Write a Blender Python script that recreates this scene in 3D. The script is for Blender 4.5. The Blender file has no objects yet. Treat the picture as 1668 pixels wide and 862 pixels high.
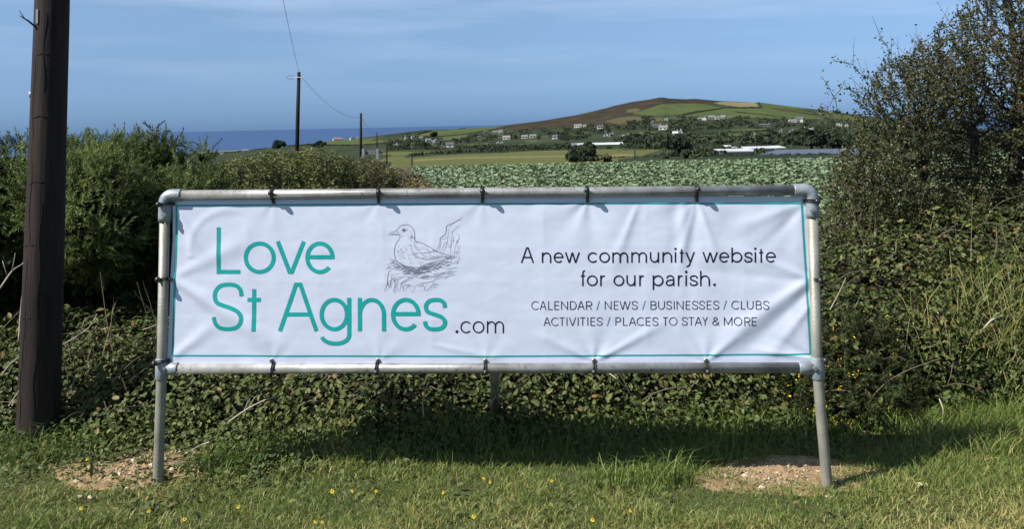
import bpy, bmesh, math, random
import numpy as np
from mathutils import Vector, Matrix

# ------------------------------------------------------------------ camera, world, sun
SC = bpy.context.scene
COL = SC.collection
rng = np.random.default_rng(7)
random.seed(7)
R = math.radians

IMG_W, IMG_H, FPX = 1668.0, 862.0, 1450.0
PITCH, ROLL, EYE = R(4.417), R(1.24), 1.6
PPX, PPY = 834.0, 90.0
_fw = np.array([0, math.cos(PITCH), math.sin(PITCH)])
_u0 = np.array([0, -math.sin(PITCH), math.cos(PITCH)])
_r0 = np.array([1.0, 0, 0])
CR = math.cos(ROLL) * _r0 - math.sin(ROLL) * _u0
CU = math.sin(ROLL) * _r0 + math.cos(ROLL) * _u0
CF = _fw

cam_data = bpy.data.cameras.new('camera')
cam = bpy.data.objects.new('camera', cam_data)
COL.objects.link(cam)
M = Matrix.Identity(4)
for i in range(3):
    M[i][0] = CR[i]; M[i][1] = CU[i]; M[i][2] = -CF[i]
M[0][3], M[1][3], M[2][3] = 0, 0, EYE
cam.matrix_world = M
cam_data.sensor_width = 36
cam_data.lens = 36 * FPX / IMG_W
cam_data.shift_x = 0.0
cam_data.shift_y = -(IMG_H / 2 - PPY) / IMG_W
cam_data.clip_start = 0.05
cam_data.clip_end = 400000
SC.camera = cam

SUN_TRAVEL = Vector((0.92, 0.43, -1.0)).normalized()
TOSUN = -SUN_TRAVEL
SUN_EL = math.asin(TOSUN.z)
SUN_AZ = math.atan2(TOSUN.x, TOSUN.y)

world = bpy.data.worlds.new('World')
SC.world = world
world.use_nodes = True
nt = world.node_tree
bg = nt.nodes['Background']
sky = nt.nodes.new('ShaderNodeTexSky')
sky.sky_type = 'NISHITA'
sky.sun_disc = False
sky.sun_elevation = SUN_EL
sky.sun_rotation = SUN_AZ
sky.altitude = 90
sky.air_density = 1.0
sky.dust_density = 0.4
sky.ozone_density = 1.5
tc = nt.nodes.new('ShaderNodeTexCoord')
sep = nt.nodes.new('ShaderNodeSeparateXYZ')
nt.links.new(tc.outputs['Generated'], sep.inputs[0])
ramp = nt.nodes.new('ShaderNodeValToRGB')
els = ramp.color_ramp.elements
els[0].position = 0.0; els[0].color = (0.235, 0.46, 1.10, 1)
els[1].position = 0.42; els[1].color = (1.0, 1.0, 1.0, 1)
e = els.new(0.06); e.color = (0.42, 0.58, 0.95, 1)
e = els.new(0.13); e.color = (0.64, 0.75, 0.95, 1)
e = els.new(0.20); e.color = (0.82, 0.86, 0.98, 1)
nt.links.new(sep.outputs['Z'], ramp.inputs[0])
mul = nt.nodes.new('ShaderNodeMixRGB'); mul.blend_type = 'MULTIPLY'; mul.inputs[0].default_value = 1
nt.links.new(sky.outputs[0], mul.inputs[1]); nt.links.new(ramp.outputs[0], mul.inputs[2])
# thin streaky high cloud
mp = nt.nodes.new('ShaderNodeMapping'); mp.inputs['Scale'].default_value = (1.6, 1.6, 14)
nt.links.new(tc.outputs['Generated'], mp.inputs[0])
cn = nt.nodes.new('ShaderNodeTexNoise'); cn.inputs['Scale'].default_value = 2.4; cn.inputs['Detail'].default_value = 5
nt.links.new(mp.outputs[0], cn.inputs['Vector'])
cr = nt.nodes.new('ShaderNodeValToRGB')
cr.color_ramp.elements[0].position = 0.42; cr.color_ramp.elements[0].color = (0, 0, 0, 1)
cr.color_ramp.elements[1].position = 0.75; cr.color_ramp.elements[1].color = (0.40, 0.40, 0.40, 1)
nt.links.new(cn.outputs[0], cr.inputs[0])
cz = nt.nodes.new('ShaderNodeMapRange')
cz.inputs['From Min'].default_value = 0.03; cz.inputs['From Max'].default_value = 0.2
nt.links.new(sep.outputs['Z'], cz.inputs['Value'])
cm = nt.nodes.new('ShaderNodeMath'); cm.operation = 'MULTIPLY'
nt.links.new(cr.outputs[0], cm.inputs[0]); nt.links.new(cz.outputs[0], cm.inputs[1])
cmix = nt.nodes.new('ShaderNodeMixRGB'); cmix.blend_type = 'MIX'
cmix.inputs[2].default_value = (8.0, 9.0, 10.8, 1)
nt.links.new(cm.outputs[0], cmix.inputs[0]); nt.links.new(mul.outputs[0], cmix.inputs[1])
nt.links.new(cmix.outputs[0], bg.inputs[0])
bg.inputs[1].default_value = 0.075

sun_d = bpy.data.lights.new('sun', 'SUN')
sun_d.energy = 5.0
sun_d.angle = R(0.53)
sun_d.color = (1.0, 0.95, 0.87)
sun = bpy.data.objects.new('sun', sun_d)
COL.objects.link(sun)
sun.rotation_euler = SUN_TRAVEL.to_track_quat('-Z', 'Y').to_euler()
sun.location = (-6, -6, 12)

SC.view_settings.view_transform = 'Standard'
SC.view_settings.look = 'None'
SC.view_settings.exposure = 0.75
SC.view_settings.gamma = 1.0
SC.render.engine = 'CYCLES'
SC.cycles.use_denoising = True
SC.cycles.max_bounces = 6
SC.cycles.transparent_max_bounces = 8

# ------------------------------------------------------------------ picture <-> place
def ray(px, py):
    a = (px - PPX) / FPX; b = -(py - PPY) / FPX
    d = CF + a * CR + b * CU
    return d / d[1]
def at(px, py, Y):
    """the point of the place at distance Y (metres ahead) seen at photo pixel px, py"""
    d = ray(px, py)
    return np.array([d[0] * Y, Y, EYE + d[2] * Y])
def uv(px, py):
    px = np.asarray(px, float); py = np.asarray(py, float)
    a = (px - PPX) / FPX; b = -(py - PPY) / FPX
    d = CF[:, None] + np.outer(CR, a.ravel()) + np.outer(CU, b.ravel())
    return (d[0] / d[1]).reshape(px.shape), (d[2] / d[1]).reshape(px.shape)
def to_px(P):
    P = np.asarray(P, float) - np.array([0, 0, EYE])
    z = P @ CF
    return PPX + FPX * (P @ CR) / z, PPY - FPX * (P @ CU) / z
def ground_at(px, py, z=0.0):
    d = ray(px, py)
    t = (z - EYE) / d[2]
    return np.array([d[0] * t, t, z])
def mpp(Y): return Y / FPX      # metres per photo pixel

# ------------------------------------------------------------------ noise
def _hash(ix, iy, iz, seed):
    h = (ix * 374761393 + iy * 668265263 + iz * 2147483647 + seed * 974634777) & 0xffffffff
    h = ((h ^ (h >> 13)) * 1274126177) & 0xffffffff
    return ((h ^ (h >> 16)) & 0xffff) / 65535.0
def noise(x, y, z=0.0, seed=0):
    x, y, z = np.broadcast_arrays(np.asarray(x, float), np.asarray(y, float), np.asarray(z, float))
    ix = np.floor(x).astype(np.int64); iy = np.floor(y).astype(np.int64); iz = np.floor(z).astype(np.int64)
    fx = x - ix; fy = y - iy; fz = z - iz
    sx = fx * fx * (3 - 2 * fx); sy = fy * fy * (3 - 2 * fy); sz = fz * fz * (3 - 2 * fz)
    r = 0
    for dx in (0, 1):
        for dy in (0, 1):
            for dz in (0, 1):
                r = r + _hash(ix + dx, iy + dy, iz + dz, seed) * (sx if dx else 1 - sx) * (sy if dy else 1 - sy) * (sz if dz else 1 - sz)
    return r
def fbm(x, y, z=0.0, seed=0, o=3):
    s = 0; a = 0.5; f = 1.0
    for k in range(o):
        s = s + a * noise(x * f, y * f, np.asarray(z) * f, seed + k * 17); a *= .5; f *= 2.03
    return s / (1 - .5 ** o)
def sstep(a, b, x):
    t = np.clip((np.asarray(x, float) - a) / (b - a), 0, 1)
    return t * t * (3 - 2 * t)

# ------------------------------------------------------------------ materials
def mat(name, col, rough=0.6, metal=0.0, spec=0.4, noise_amt=0.0, noise_scale=8.0, bump=0.0, bump_scale=60.0, col2=None):
    m = bpy.data.materials.new(name); m.use_nodes = True
    n = m.node_tree; p = n.nodes['Principled BSDF']
    p.inputs['Base Color'].default_value = (*col, 1)
    p.inputs['Roughness'].default_value = rough
    p.inputs['Metallic'].default_value = metal
    p.inputs['Specular IOR Level'].default_value = spec
    if noise_amt or col2:
        t = n.nodes.new('ShaderNodeTexCoord')
        no = n.nodes.new('ShaderNodeTexNoise'); no.inputs['Scale'].default_value = noise_scale; no.inputs['Detail'].default_value = 6
        n.links.new(t.outputs['Object'], no.inputs['Vector'])
        r = n.nodes.new('ShaderNodeValToRGB')
        c2 = col2 if col2 else tuple(c * (1 - noise_amt) for c in col)
        r.color_ramp.elements[0].position = 0.35; r.color_ramp.elements[0].color = (*c2, 1)
        r.color_ramp.elements[1].position = 0.65; r.color_ramp.elements[1].color = (*col, 1)
        n.links.new(no.outputs[0], r.inputs[0]); n.links.new(r.outputs[0], p.inputs['Base Color'])
    if bump:
        t = n.nodes.new('ShaderNodeTexCoord')
        no = n.nodes.new('ShaderNodeTexNoise'); no.inputs['Scale'].default_value = bump_scale; no.inputs['Detail'].default_value = 5
        n.links.new(t.outputs['Object'], no.inputs['Vector'])
        b = n.nodes.new('ShaderNodeBump'); b.inputs['Strength'].default_value = bump; b.inputs['Distance'].default_value = 0.01
        n.links.new(no.outputs[0], b.inputs['Height']); n.links.new(b.outputs[0], p.inputs['Normal'])
    return m
def tone_mat(name, stops, rough=0.55, spec=0.35, transl=0.25):
    """leaf material: every leaf carries its own 'tone' that picks its colour"""
    m = bpy.data.materials.new(name); m.use_nodes = True
    n = m.node_tree; p = n.nodes['Principled BSDF']; out = n.nodes['Material Output']
    a = n.nodes.new('ShaderNodeAttribute'); a.attribute_name = 'tone'
    r = n.nodes.new('ShaderNodeValToRGB')
    els = r.color_ramp.elements
    els[0].position = stops[0][0]; els[0].color = (*stops[0][1], 1)
    els[1].position = stops[-1][0]; els[1].color = (*stops[-1][1], 1)
    for q, c in stops[1:-1]:
        e = els.new(q); e.color = (*c, 1)
    n.links.new(a.outputs['Fac'], r.inputs[0])
    n.links.new(r.outputs[0], p.inputs['Base Color'])
    p.inputs['Roughness'].default_value = rough
    p.inputs['Specular IOR Level'].default_value = spec
    if transl:
        tr = n.nodes.new('ShaderNodeBsdfTranslucent')
        n.links.new(r.outputs[0], tr.inputs[0])
        mx = n.nodes.new('ShaderNodeMixShader'); mx.inputs[0].default_value = transl
        n.links.new(p.outputs[0], mx.inputs[1]); n.links.new(tr.outputs[0], mx.inputs[2])
        n.links.new(mx.outputs[0], out.inputs['Surface'])
    return m

# ------------------------------------------------------------------ objects
def tag(o, label=None, cat=None, group=None, kind=None):
    if label: o['label'] = label
    if cat: o['category'] = cat
    if group: o['group'] = group
    if kind: o['kind'] = kind
    return o
def link(o, parent=None):
    COL.objects.link(o)
    if parent is not None:
        o.parent = parent
        o.matrix_parent_inverse = Matrix.Identity(4)
    return o
def empty(name, loc=(0, 0, 0), rz=0.0):
    o = bpy.data.objects.new(name, None)
    o.empty_display_size = 0.1
    o.location = loc; o.rotation_euler = (0, 0, rz)
    ORG[o.name] = np.asarray(loc, float)
    return link(o)
def np_mesh(name, V, faces, mats, smooth=False, tone=None, midx=None):
    """faces: list of int arrays (n,3) or (n,4)"""
    if not isinstance(faces, (list, tuple)): faces = [faces]
    faces = [np.asarray(f, np.int64) for f in faces if len(f)]
    me = bpy.data.meshes.new(name)
    V = np.asarray(V, np.float32)
    me.vertices.add(len(V)); me.vertices.foreach_set('co', V.ravel())
    nl = sum(f.size for f in faces); nf = sum(len(f) for f in faces)
    me.loops.add(nl); me.loops.foreach_set('vertex_index', np.concatenate([f.ravel() for f in faces]).astype(np.int32))
    tot = np.concatenate([np.full(len(f), f.shape[1]) for f in faces]).astype(np.int32)
    st = np.concatenate([[0], np.cumsum(tot)[:-1]]).astype(np.int32)
    me.polygons.add(nf)
    me.polygons.foreach_set('loop_start', st)
    me.polygons.foreach_set('loop_total', tot)
    if midx is not None: me.polygons.foreach_set('material_index', np.asarray(midx, np.int32))
    me.polygons.foreach_set('use_smooth', np.full(nf, bool(smooth)))
    if tone is not None:
        a = me.attributes.new('tone', 'FLOAT', 'POINT')
        a.data.foreach_set('value', np.asarray(tone, np.float32))
    for m in (mats if isinstance(mats, (list, tuple)) else [mats]): me.materials.append(m)
    me.update(calc_edges=True)
    me.validate()
    return me
ORG = {}                        # where each object's own origin stands in the place
def np_obj(name, V, faces, mats, parent=None, origin=None, **k):
    """V is given in the place; the mesh is stored relative to its thing's base"""
    if origin is None: origin = ORG.get(parent.name, np.zeros(3)) if parent is not None else np.zeros(3)
    origin = np.asarray(origin, float)
    o = bpy.data.objects.new(name, np_mesh(name, np.asarray(V, float) - origin, faces, mats, **k))
    if parent is None: o.location = origin
    ORG[o.name] = origin
    return link(o, parent)

class MB:
    """collects shapes, then becomes one mesh object"""
    def __init__(s): s.V = []; s.F4 = []; s.F3 = []; s.n = 0
    def add(s, V, f4=None, f3=None):
        V = np.asarray(V, float)
        if f4 is not None and len(f4): s.F4.append(np.asarray(f4) + s.n)
        if f3 is not None and len(f3): s.F3.append(np.asarray(f3) + s.n)
        s.V.append(V); s.n += len(V)
    def tube(s, pts, rad, n=12, cap=True, ell=None):
        pts = np.asarray(pts, float); k = len(pts)
        rad = np.broadcast_to(np.asarray(rad, float), (k,))
        T = np.gradient(pts, axis=0) if k > 2 else np.repeat((pts[1] - pts[0])[None], 2, 0)
        T /= np.linalg.norm(T, axis=1)[:, None] + 1e-12
        ref = np.array([0, 0, 1.0]) if abs(T[0][2]) < .9 else np.array([1.0, 0, 0])
        N = np.zeros_like(T); N[0] = np.cross(T[0], ref); N[0] /= np.linalg.norm(N[0])
        for i in range(1, k):
            v = N[i - 1] - T[i] * np.dot(N[i - 1], T[i]); N[i] = v / (np.linalg.norm(v) + 1e-12)
        B = np.cross(T, N)
        a = np.linspace(0, 2 * np.pi, n, endpoint=False)
        V = pts[:, None, :] + rad[:, None, None] * (np.cos(a)[None, :, None] * N[:, None, :] + np.sin(a)[None, :, None] * B[:, None, :])
        V = V.reshape(-1, 3)
        i = np.arange(k - 1)[:, None] * n; j = np.arange(n)[None, :]; j2 = (j + 1) % n
        f = np.stack([i + j, i + j2, i + n + j2, i + n + j], -1).reshape(-1, 4)
        f3 = None
        if cap:
            c0 = len(V); V = np.vstack([V, pts[:1], pts[-1:]])
            jj = np.arange(n); jj2 = (jj + 1) % n
            f3 = np.vstack([np.stack([np.full(n, c0), jj2, jj], -1), np.stack([np.full(n, c0 + 1), (k - 1) * n + jj, (k - 1) * n + jj2], -1)])
        s.add(V, f, f3)
    def box(s, c, size, rz=0.0, Mx=None):
        x, y, z = np.asarray(size) / 2
        V = np.array([[-x, -y, -z], [x, -y, -z], [x, y, -z], [-x, y, -z], [-x, -y, z], [x, -y, z], [x, y, z], [-x, y, z]])
        if rz:
            cz, sz = math.cos(rz), math.sin(rz); V = V @ np.array([[cz, sz, 0], [-sz, cz, 0], [0, 0, 1]])
        if Mx is not None: V = V @ np.asarray(Mx).T
        s.add(V + np.asarray(c), [[0, 3, 2, 1], [4, 5, 6, 7], [0, 1, 5, 4], [1, 2, 6, 5], [2, 3, 7, 6], [3, 0, 4, 7]])
    def sphere(s, c, r, nu=10, nv=6, jit=0.0):
        r = np.broadcast_to(np.asarray(r, float), (3,))
        V = [[0, 0, -1]]
        for i in range(1, nv):
            t = -math.pi / 2 + math.pi * i / nv
            for j in range(nu):
                a = 2 * math.pi * j / nu
                V.append([math.cos(t) * math.cos(a), math.cos(t) * math.sin(a), math.sin(t)])
        V.append([0, 0, 1]); V = np.array(V)
        if jit: V = V * (1 + rng.uniform(-jit, jit, (len(V), 1)))
        f4 = []; f3 = []
        for j in range(nu): f3.append([0, 1 + (j + 1) % nu, 1 + j])
        for i in range(nv - 2):
            for j in range(nu):
                a = 1 + i * nu + j; b = 1 + i * nu + (j + 1) % nu
                f4.append([a, b, b + nu, a + nu])
        t = len(V) - 1; b0 = 1 + (nv - 2) * nu
        for j in range(nu): f3.append([b0 + j, b0 + (j + 1) % nu, t])
        s.add(V * r + np.asarray(c), f4, f3)
    def torus(s, c, ax1, ax2, r1, r2, rr, n=28, m=8):
        a = np.linspace(0, 2 * np.pi, n, endpoint=False)
        c = np.asarray(c, float); ax1 = np.asarray(ax1, float); ax2 = np.asarray(ax2, float)
        P = c + r1 * np.cos(a)[:, None] * ax1 + r2 * np.sin(a)[:, None] * ax2
        N3 = np.cross(ax1, ax2)
        rad = np.cos(a)[:, None] * ax1 + np.sin(a)[:, None] * ax2
        b = np.linspace(0, 2 * np.pi, m, endpoint=False)
        V = P[:, None] + rr * (np.cos(b)[None, :, None] * rad[:, None] + np.sin(b)[None, :, None] * N3[None, None])
        i = np.arange(n)[:, None]; j = np.arange(m)[None, :]
        f = np.stack([i * m + j, ((i + 1) % n) * m + j, ((i + 1) % n) * m + (j + 1) % m, i * m + (j + 1) % m], -1).reshape(-1, 4)
        s.add(V.reshape(-1, 3), f)
    def build(s, name, m, parent=None, smooth=False, origin=None, tone=None):
        V = np.vstack(s.V); F = []
        if s.F4: F.append(np.vstack(s.F4))
        if s.F3: F.append(np.vstack(s.F3))
        return np_obj(name, V, F, m, parent, origin, smooth=smooth, tone=tone)

def unit(v): return v / (np.linalg.norm(v, axis=-1, keepdims=True) + 1e-12)
def frames(n, rg=rng):
    """random frames whose third axis is n: returns (N,3,3) with rows x, y, z"""
    n = unit(np.asarray(n, float)); r = rg.normal(size=n.shape)
    x = unit(r - n * np.sum(r * n, 1, keepdims=True)); y = np.cross(n, x)
    return np.stack([x, y, n], 1)
def scatter(TV, TF, pos, Fr, scale, tone):
    """copy a template (TV, TF) to every pos with frame and scale -> V, F, tone"""
    N = len(pos); k = len(TV)
    scale = np.broadcast_to(np.asarray(scale, float).reshape(-1, 1) if np.ndim(scale) < 2 else scale, (N, 3) if np.ndim(scale) == 2 else (N, 1))
    loc = TV[None] * scale[:, None, :]
    V = np.einsum('nki,nij->nkj', loc, Fr) + pos[:, None, :]
    F = (TF[None] + (np.arange(N) * k)[:, None, None]).reshape(-1, TF.shape[1])
    return V.reshape(-1, 3), F, np.repeat(tone, k)
class Scat:
    def __init__(s): s.V = []; s.F = []; s.T = []; s.n = 0
    def add(s, V, F, T):
        s.V.append(V); s.F.append(np.asarray(F) + s.n); s.T.append(T); s.n += len(V)
    def build(s, name, m, parent=None, smooth=False, kind=None):
        k = sorted(set(f.shape[1] for f in s.F))
        o = np_obj(name, np.vstack(s.V), [np.vstack([f for f in s.F if f.shape[1] == q]) for q in k], m, parent, tone=np.concatenate(s.T), smooth=smooth)
        if kind: o['kind'] = kind
        return o

# templates: a folded ovate leaf lying along x
LEAF_V = np.array([[0, 0, 0], [.42, 0, 0], [1, 0, -.10], [.22, .26, .06], [.62, .25, .04], [.22, -.26, .06], [.62, -.25, .04]])
LEAF_F = np.array([[0, 1, 3], [1, 4, 3], [1, 2, 4], [0, 5, 1], [1, 5, 6], [1, 6, 2]])
TINY_V = np.array([[0, 0, 0], [.55, .34, .06], [1, 0, -.05], [.55, -.34, .06]])
TINY_F = np.array([[0, 2, 1], [0, 3, 2]])
# ------------------------------------------------------------------ near ground
def bank_front(X):
    """distance at which the bramble bank begins"""
    X = np.asarray(X, float)
    return 4.70 + 0.08 * np.sin(X * 1.7) + 0.30 * sstep(1.6, 3.0, X) + 0.12 * sstep(-1.5, -3, X)
def gz(X, Y):
    X = np.asarray(X, float); Y = np.asarray(Y, float)
    f = bank_front(X)
    z = 0.55 * sstep(f + .1, f + 1.8, Y) * (1 - sstep(8.0, 11.0, Y)) - 1.16 * sstep(8.0, 11.5, Y)
    z = z + 0.016 * (fbm(X * 1.3, Y * 1.3, 0, 5) - .5) + 0.012 * (noise(X * 5, Y * 5, 0, 9) - .5)
    for cx, cy, rx, ry, h in SOIL:
        q = ((X - cx) / rx) ** 2 + ((Y - cy) / ry) ** 2
        z = z + h * np.exp(-q * 1.1)
    return z
LF = ground_at(257, 792); RF = ground_at(1348, 798)      # feet of the sign's legs
_a = ground_at(205, 772); _b = ground_at(1278, 784); _c = ground_at(1215, 748)
SOIL = [(_a[0] + .07, _a[1] + .07, .25, .165, .022), (_b[0] + .03, _b[1] + .07, .265, .14, .008)]

xs = np.concatenate([np.linspace(-70, -6, 33)[:-1], np.linspace(-6, 6, 171), np.linspace(6, 70, 33)[1:]])
ys = np.concatenate([np.linspace(-25, 1.5, 16)[:-1], np.linspace(1.5, 6.5, 126), np.linspace(6.5, 12, 40)[1:], np.linspace(12, 60, 30)[1:]])
GX, GY = np.meshgrid(xs, ys)
GZ = gz(GX, GY)
nx, ny = len(xs), len(ys)
ii = (np.arange(ny - 1)[:, None] * nx + np.arange(nx - 1)[None]).reshape(-1)
F = np.stack([ii, ii + 1, ii + nx + 1, ii + nx], -1)
m_ground = mat('verge_soil', (0.075, 0.075, 0.032), 0.95, spec=0.1, noise_scale=9, col2=(0.05, 0.06, 0.022), bump=0.6, bump_scale=45)
m_field_soil = mat('field_soil', (0.10, 0.075, 0.05), 0.95, spec=0.1, noise_amt=.35, noise_scale=3, bump=.5, bump_scale=10)
cyc = ((GY[:-1, :-1] + GY[1:, 1:]) / 2).ravel()
o = np_obj('ground', np.stack([GX, GY, GZ], -1).reshape(-1, 3), F, [m_ground, m_field_soil], smooth=True, midx=(cyc > 9).astype(int))
tag(o, kind='structure')

# ------------------------------------------------------------------ the far land as one sheet
SKY_PTS = np.array([(-900, 330), (0, 274), (200, 256), (300, 249.5), (350, 247), (400, 244), (440, 240.5), (485, 236.5), (520, 231), (560, 227.5), (600, 223), (640, 217.5),
    (690, 211.5), (745, 210), (800, 207), (830, 203), (880, 197), (940, 187), (985, 176.5), (1000, 172), (1030, 165.5), (1058, 161.5), (1072, 158.8), (1080, 158.3), (1090, 160.0),
    (1115, 161.3), (1133, 160.6), (1170, 164), (1215, 166), (1240, 167), (1280, 172), (1330, 178), (1360, 182), (1400, 187), (1500, 199), (1668, 217), (2600, 300)], float)
_su, _sv = uv(SKY_PTS[:, 0], SKY_PTS[:, 1])
V0 = -0.0476
def vsky(u): return np.interp(u, _su, _sv)
def Ysky(u): return 2300 + 300 * np.sin(np.asarray(u) * 4 + 1.0)
def t2Y(u, t): return 58 * (Ysky(u) / 58) ** (np.clip(t, 0, 1) ** 0.62)
def Y2t(u, Y): return (np.log(Y / 58) / np.log(Ysky(u) / 58)) ** (1 / .62)
def land_z(u, t): return EYE + (V0 + (vsky(u) - V0) * t) * t2Y(u, t)
def land_at(px, py, dt=0.0):
    """point of the far land seen at a photo pixel"""
    u, v = uv(np.array([px]), np.array([py])); u = u[0]; v = v[0]
    t = float(np.clip((v - V0) / (vsky(u) - V0) + dt, 0.02, 1))
    Y = float(t2Y(u, t))
    return np.array([u * Y, Y, float(land_z(u, t))])
def in_poly(px, py, poly):
    poly = np.asarray(poly, float); r = np.zeros(px.shape, bool)
    x0, y0 = poly[-1]
    for x1, y1 in poly:
        c = ((y1 > py) != (y0 > py)) & (px < (x0 - x1) * (py - y1) / (y0 - y1 + 1e-9) + x1)
        r ^= c; x0, y0 = x1, y1
    return r
def Z7(*p): return [(650 + x / 4.766, 140 + y / 4.766) for x, y in p]
def Z8(*p): return [(1000 + x / 4.17, 140 + y / 4.17) for x, y in p]
def Z6(*p): return [(270 + x / 3.879, 150 + y / 3.879) for x, y in p]

def land_mat(name, c1, c2, sc, c3=None):
    m = bpy.data.materials.new(name); m.use_nodes = True
    n = m.node_tree; p = n.nodes['Principled BSDF']; p.inputs['Roughness'].default_value = .95; p.inputs['Specular IOR Level'].default_value = .05
    t = n.nodes.new('ShaderNodeTexCoord')
    mp = n.nodes.new('ShaderNodeMapping'); mp.inputs['Scale'].default_value = (1, .35, 1)
    n.links.new(t.outputs['Object'], mp.inputs[0])
    no = n.nodes.new('ShaderNodeTexNoise'); no.inputs['Scale'].default_value = sc; no.inputs['Detail'].default_value = 8; no.inputs['Roughness'].default_value = .65
    n.links.new(mp.outputs[0], no.inputs['Vector'])
    r = n.nodes.new('ShaderNodeValToRGB')
    r.color_ramp.elements[0].position = .36; r.color_ramp.elements[0].color = (*c1, 1)
    r.color_ramp.elements[1].position = .64; r.color_ramp.elements[1].color = (*c2, 1)
    if c3:
        e = r.color_ramp.elements.new(.52); e.color = (*c3, 1)
    n.links.new(no.outputs[0], r.inputs[0]); n.links.new(r.outputs[0], p.inputs['Base Color'])
    return m
LM = [land_mat('scrubland', (.018, .026, .014), (.054, .064, .028), .03, (.028, .038, .018)),
      land_mat('pasture', (0.047, 0.066, 0.022), (0.071, 0.090, 0.030), .02),
      land_mat('pale_stubble', (0.136, 0.124, 0.059), (0.180, 0.155, 0.081), .008),
      land_mat('heather', (.020, .019, .011), (.052, .040, .022), .03, (.033, .027, .016)),
      land_mat('dull_pasture', (0.053, 0.065, 0.024), (0.077, 0.084, 0.034), .008),
      land_mat('near_pasture', (0.071, 0.081, 0.024), (0.093, 0.099, 0.034), .02),
      land_mat('rough_grass', (0.053, 0.050, 0.024), (0.081, 0.071, 0.034), .012)]
POLYS = [
    (3, Z7((560, 372), (700, 330), (820, 296), (1100, 268), (1300, 225), (1500, 180), (1668, 140), (1668, 330), (1450, 320), (1300, 330), (1000, 338), (760, 345))),
    (3, Z8((-60, 140), (100, 90), (320, 55), (560, 70), (760, 90), (760, 118), (620, 118), (320, 126), (130, 186), (250, 205), (120, 215), (-60, 270))),
    (6, Z8((-60, 240), (30, 215), (130, 203), (210, 210), (160, 240), (40, 262))),
    (6, Z8((215, 215), (320, 210), (360, 232), (230, 240))),
    (6, Z8((90, 160), (150, 148), (185, 160), (150, 178), (85, 180))),
    (1, Z7((140, 372), (300, 345), (460, 330), (780, 306), (830, 308), (700, 338), (550, 366), (400, 380), (250, 392))),
    (4, Z7((310, 398), (540, 374), (500, 402), (400, 420), (330, 420))),
    (4, Z7((470, 472), (520, 455), (705, 438), (690, 462), (560, 470))),
    (6, Z7((160, 468), (300, 458), (290, 474), (180, 476))),
    (5, Z7((-60, 540), (-60, 512), (300, 508), (565, 498), (500, 512), (100, 537))),
    (5, Z7((-60, 660), (-60, 566), (100, 556), (500, 530), (800, 520), (1000, 506), (1360, 496), (1700, 490), (1700, 660))),
    (2, Z7((110, 572), (500, 553), (900, 548), (1320, 541), (1320, 547), (900, 555), (500, 561), (110, 584))),
    (4, Z7((1330, 380), (1420, 372), (1400, 392), (1330, 396))),
    (4, Z7((980, 425), (1080, 420), (1060, 432), (980, 436))),
    (1, Z8((125, 188), (240, 150), (320, 124), (560, 115), (742, 146), (600, 172), (480, 192), (240, 200))),
    (1, Z8((470, 205), (600, 178), (750, 152), (1050, 152), (1230, 176), (1400, 206), (1410, 222), (1180, 222), (900, 214), (600, 212))),
    (2, Z8((670, 114), (740, 106), (960, 112), (985, 138), (850, 141), (760, 130))),
    (1, Z8((985, 108), (1120, 116), (1250, 134), (1340, 150), (1280, 160), (1100, 152), (1000, 150))),
    (6, Z8((1060, 152), (1280, 166), (1370, 186), (1260, 184), (1140, 176))),
    (4, Z8((1360, 165), (1600, 200), (1700, 230), (1500, 225), (1400, 200))),
    (1, Z8((690, 322), (800, 296), (1040, 287), (970, 305), (850, 318))),
    (1, Z8((330, 360), (540, 336), (940, 318), (820, 342), (560, 354))),
    (1, Z8((500, 362), (700, 352), (880, 356), (700, 370))),
    (6, Z8((40, 358), (80, 345), (290, 342), (230, 356))),
    (4, Z8((60, 330), (180, 312), (300, 305), (250, 326))),
    (5, Z8((-90, 500), (-90, 438), (325, 430), (230, 462), (180, 480), (0, 500))),
    (2, Z8((-80, 478), (-80, 468), (150, 462), (120, 474))),
    (4, Z8((1180, 330), (1400, 310), (1360, 326), (1200, 342))),
    (4, Z8((1380, 245), (1520, 236), (1500, 252), (1400, 258))),
    (1, Z6((930, 320), (1075, 302), (1180, 296), (1330, 290), (1280, 312), (1190, 330), (1010, 334))),
    (4, Z6((1200, 322), (1360, 300), (1500, 300), (1440, 316), (1240, 334))),
    (1, Z6((845, 322), (930, 312), (960, 322), (880, 328))),
    (5, Z6((1300, 394), (1400, 380), (1700, 374), (1700, 394), (1420, 396))),
    (5, Z6((1330, 440), (1420, 404), (1520, 402), (1460, 440))),
    (1, Z6((1600, 266), (1668, 254), (1700, 262), (1620, 278))),
    (2, Z6((100, 382), (420, 366), (660, 342), (640, 352), (430, 374), (140, 388))),
]
uu = np.concatenate([np.linspace(-1.6, -.45, 60)[:-1], np.linspace(-.45, .50, 800), np.linspace(.50, 1.6, 60)[1:]])
tt = np.concatenate([np.linspace(0, 1, 118) ** .92, [1.02, 1.06, 1.12]])
U, T = np.meshgrid(uu, tt)
Yg = np.where(T <= 1, t2Y(U, T), Ysky(U) * (1 + (T - 1) * 6))
Vg = V0 + (vsky(U) - V0) * np.minimum(T, 1)
Zg = EYE + Vg * Yg
Zg = np.where(T > 1, Zg - (T - 1) * 900, Zg)
Zg = np.maximum(Zg, -100)
nu_, nt_ = len(uu), len(tt)
ii = (np.arange(nt_ - 1)[:, None] * nu_ + np.arange(nu_ - 1)[None]).reshape(-1)
F = np.stack([ii, ii + 1, ii + nu_ + 1, ii + nu_], -1)
P = np.stack([U * Yg, Yg, Zg], -1)
Pc = (P[:-1, :-1] + P[1:, 1:]) / 2
qx, qy = to_px(Pc.reshape(-1, 3))
qx = qx + 2.0 * (noise(Pc[..., 0].ravel() * .02, Pc[..., 1].ravel() * .01, 0, 3) - .5)
midx = np.zeros(len(qx), int)
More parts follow.
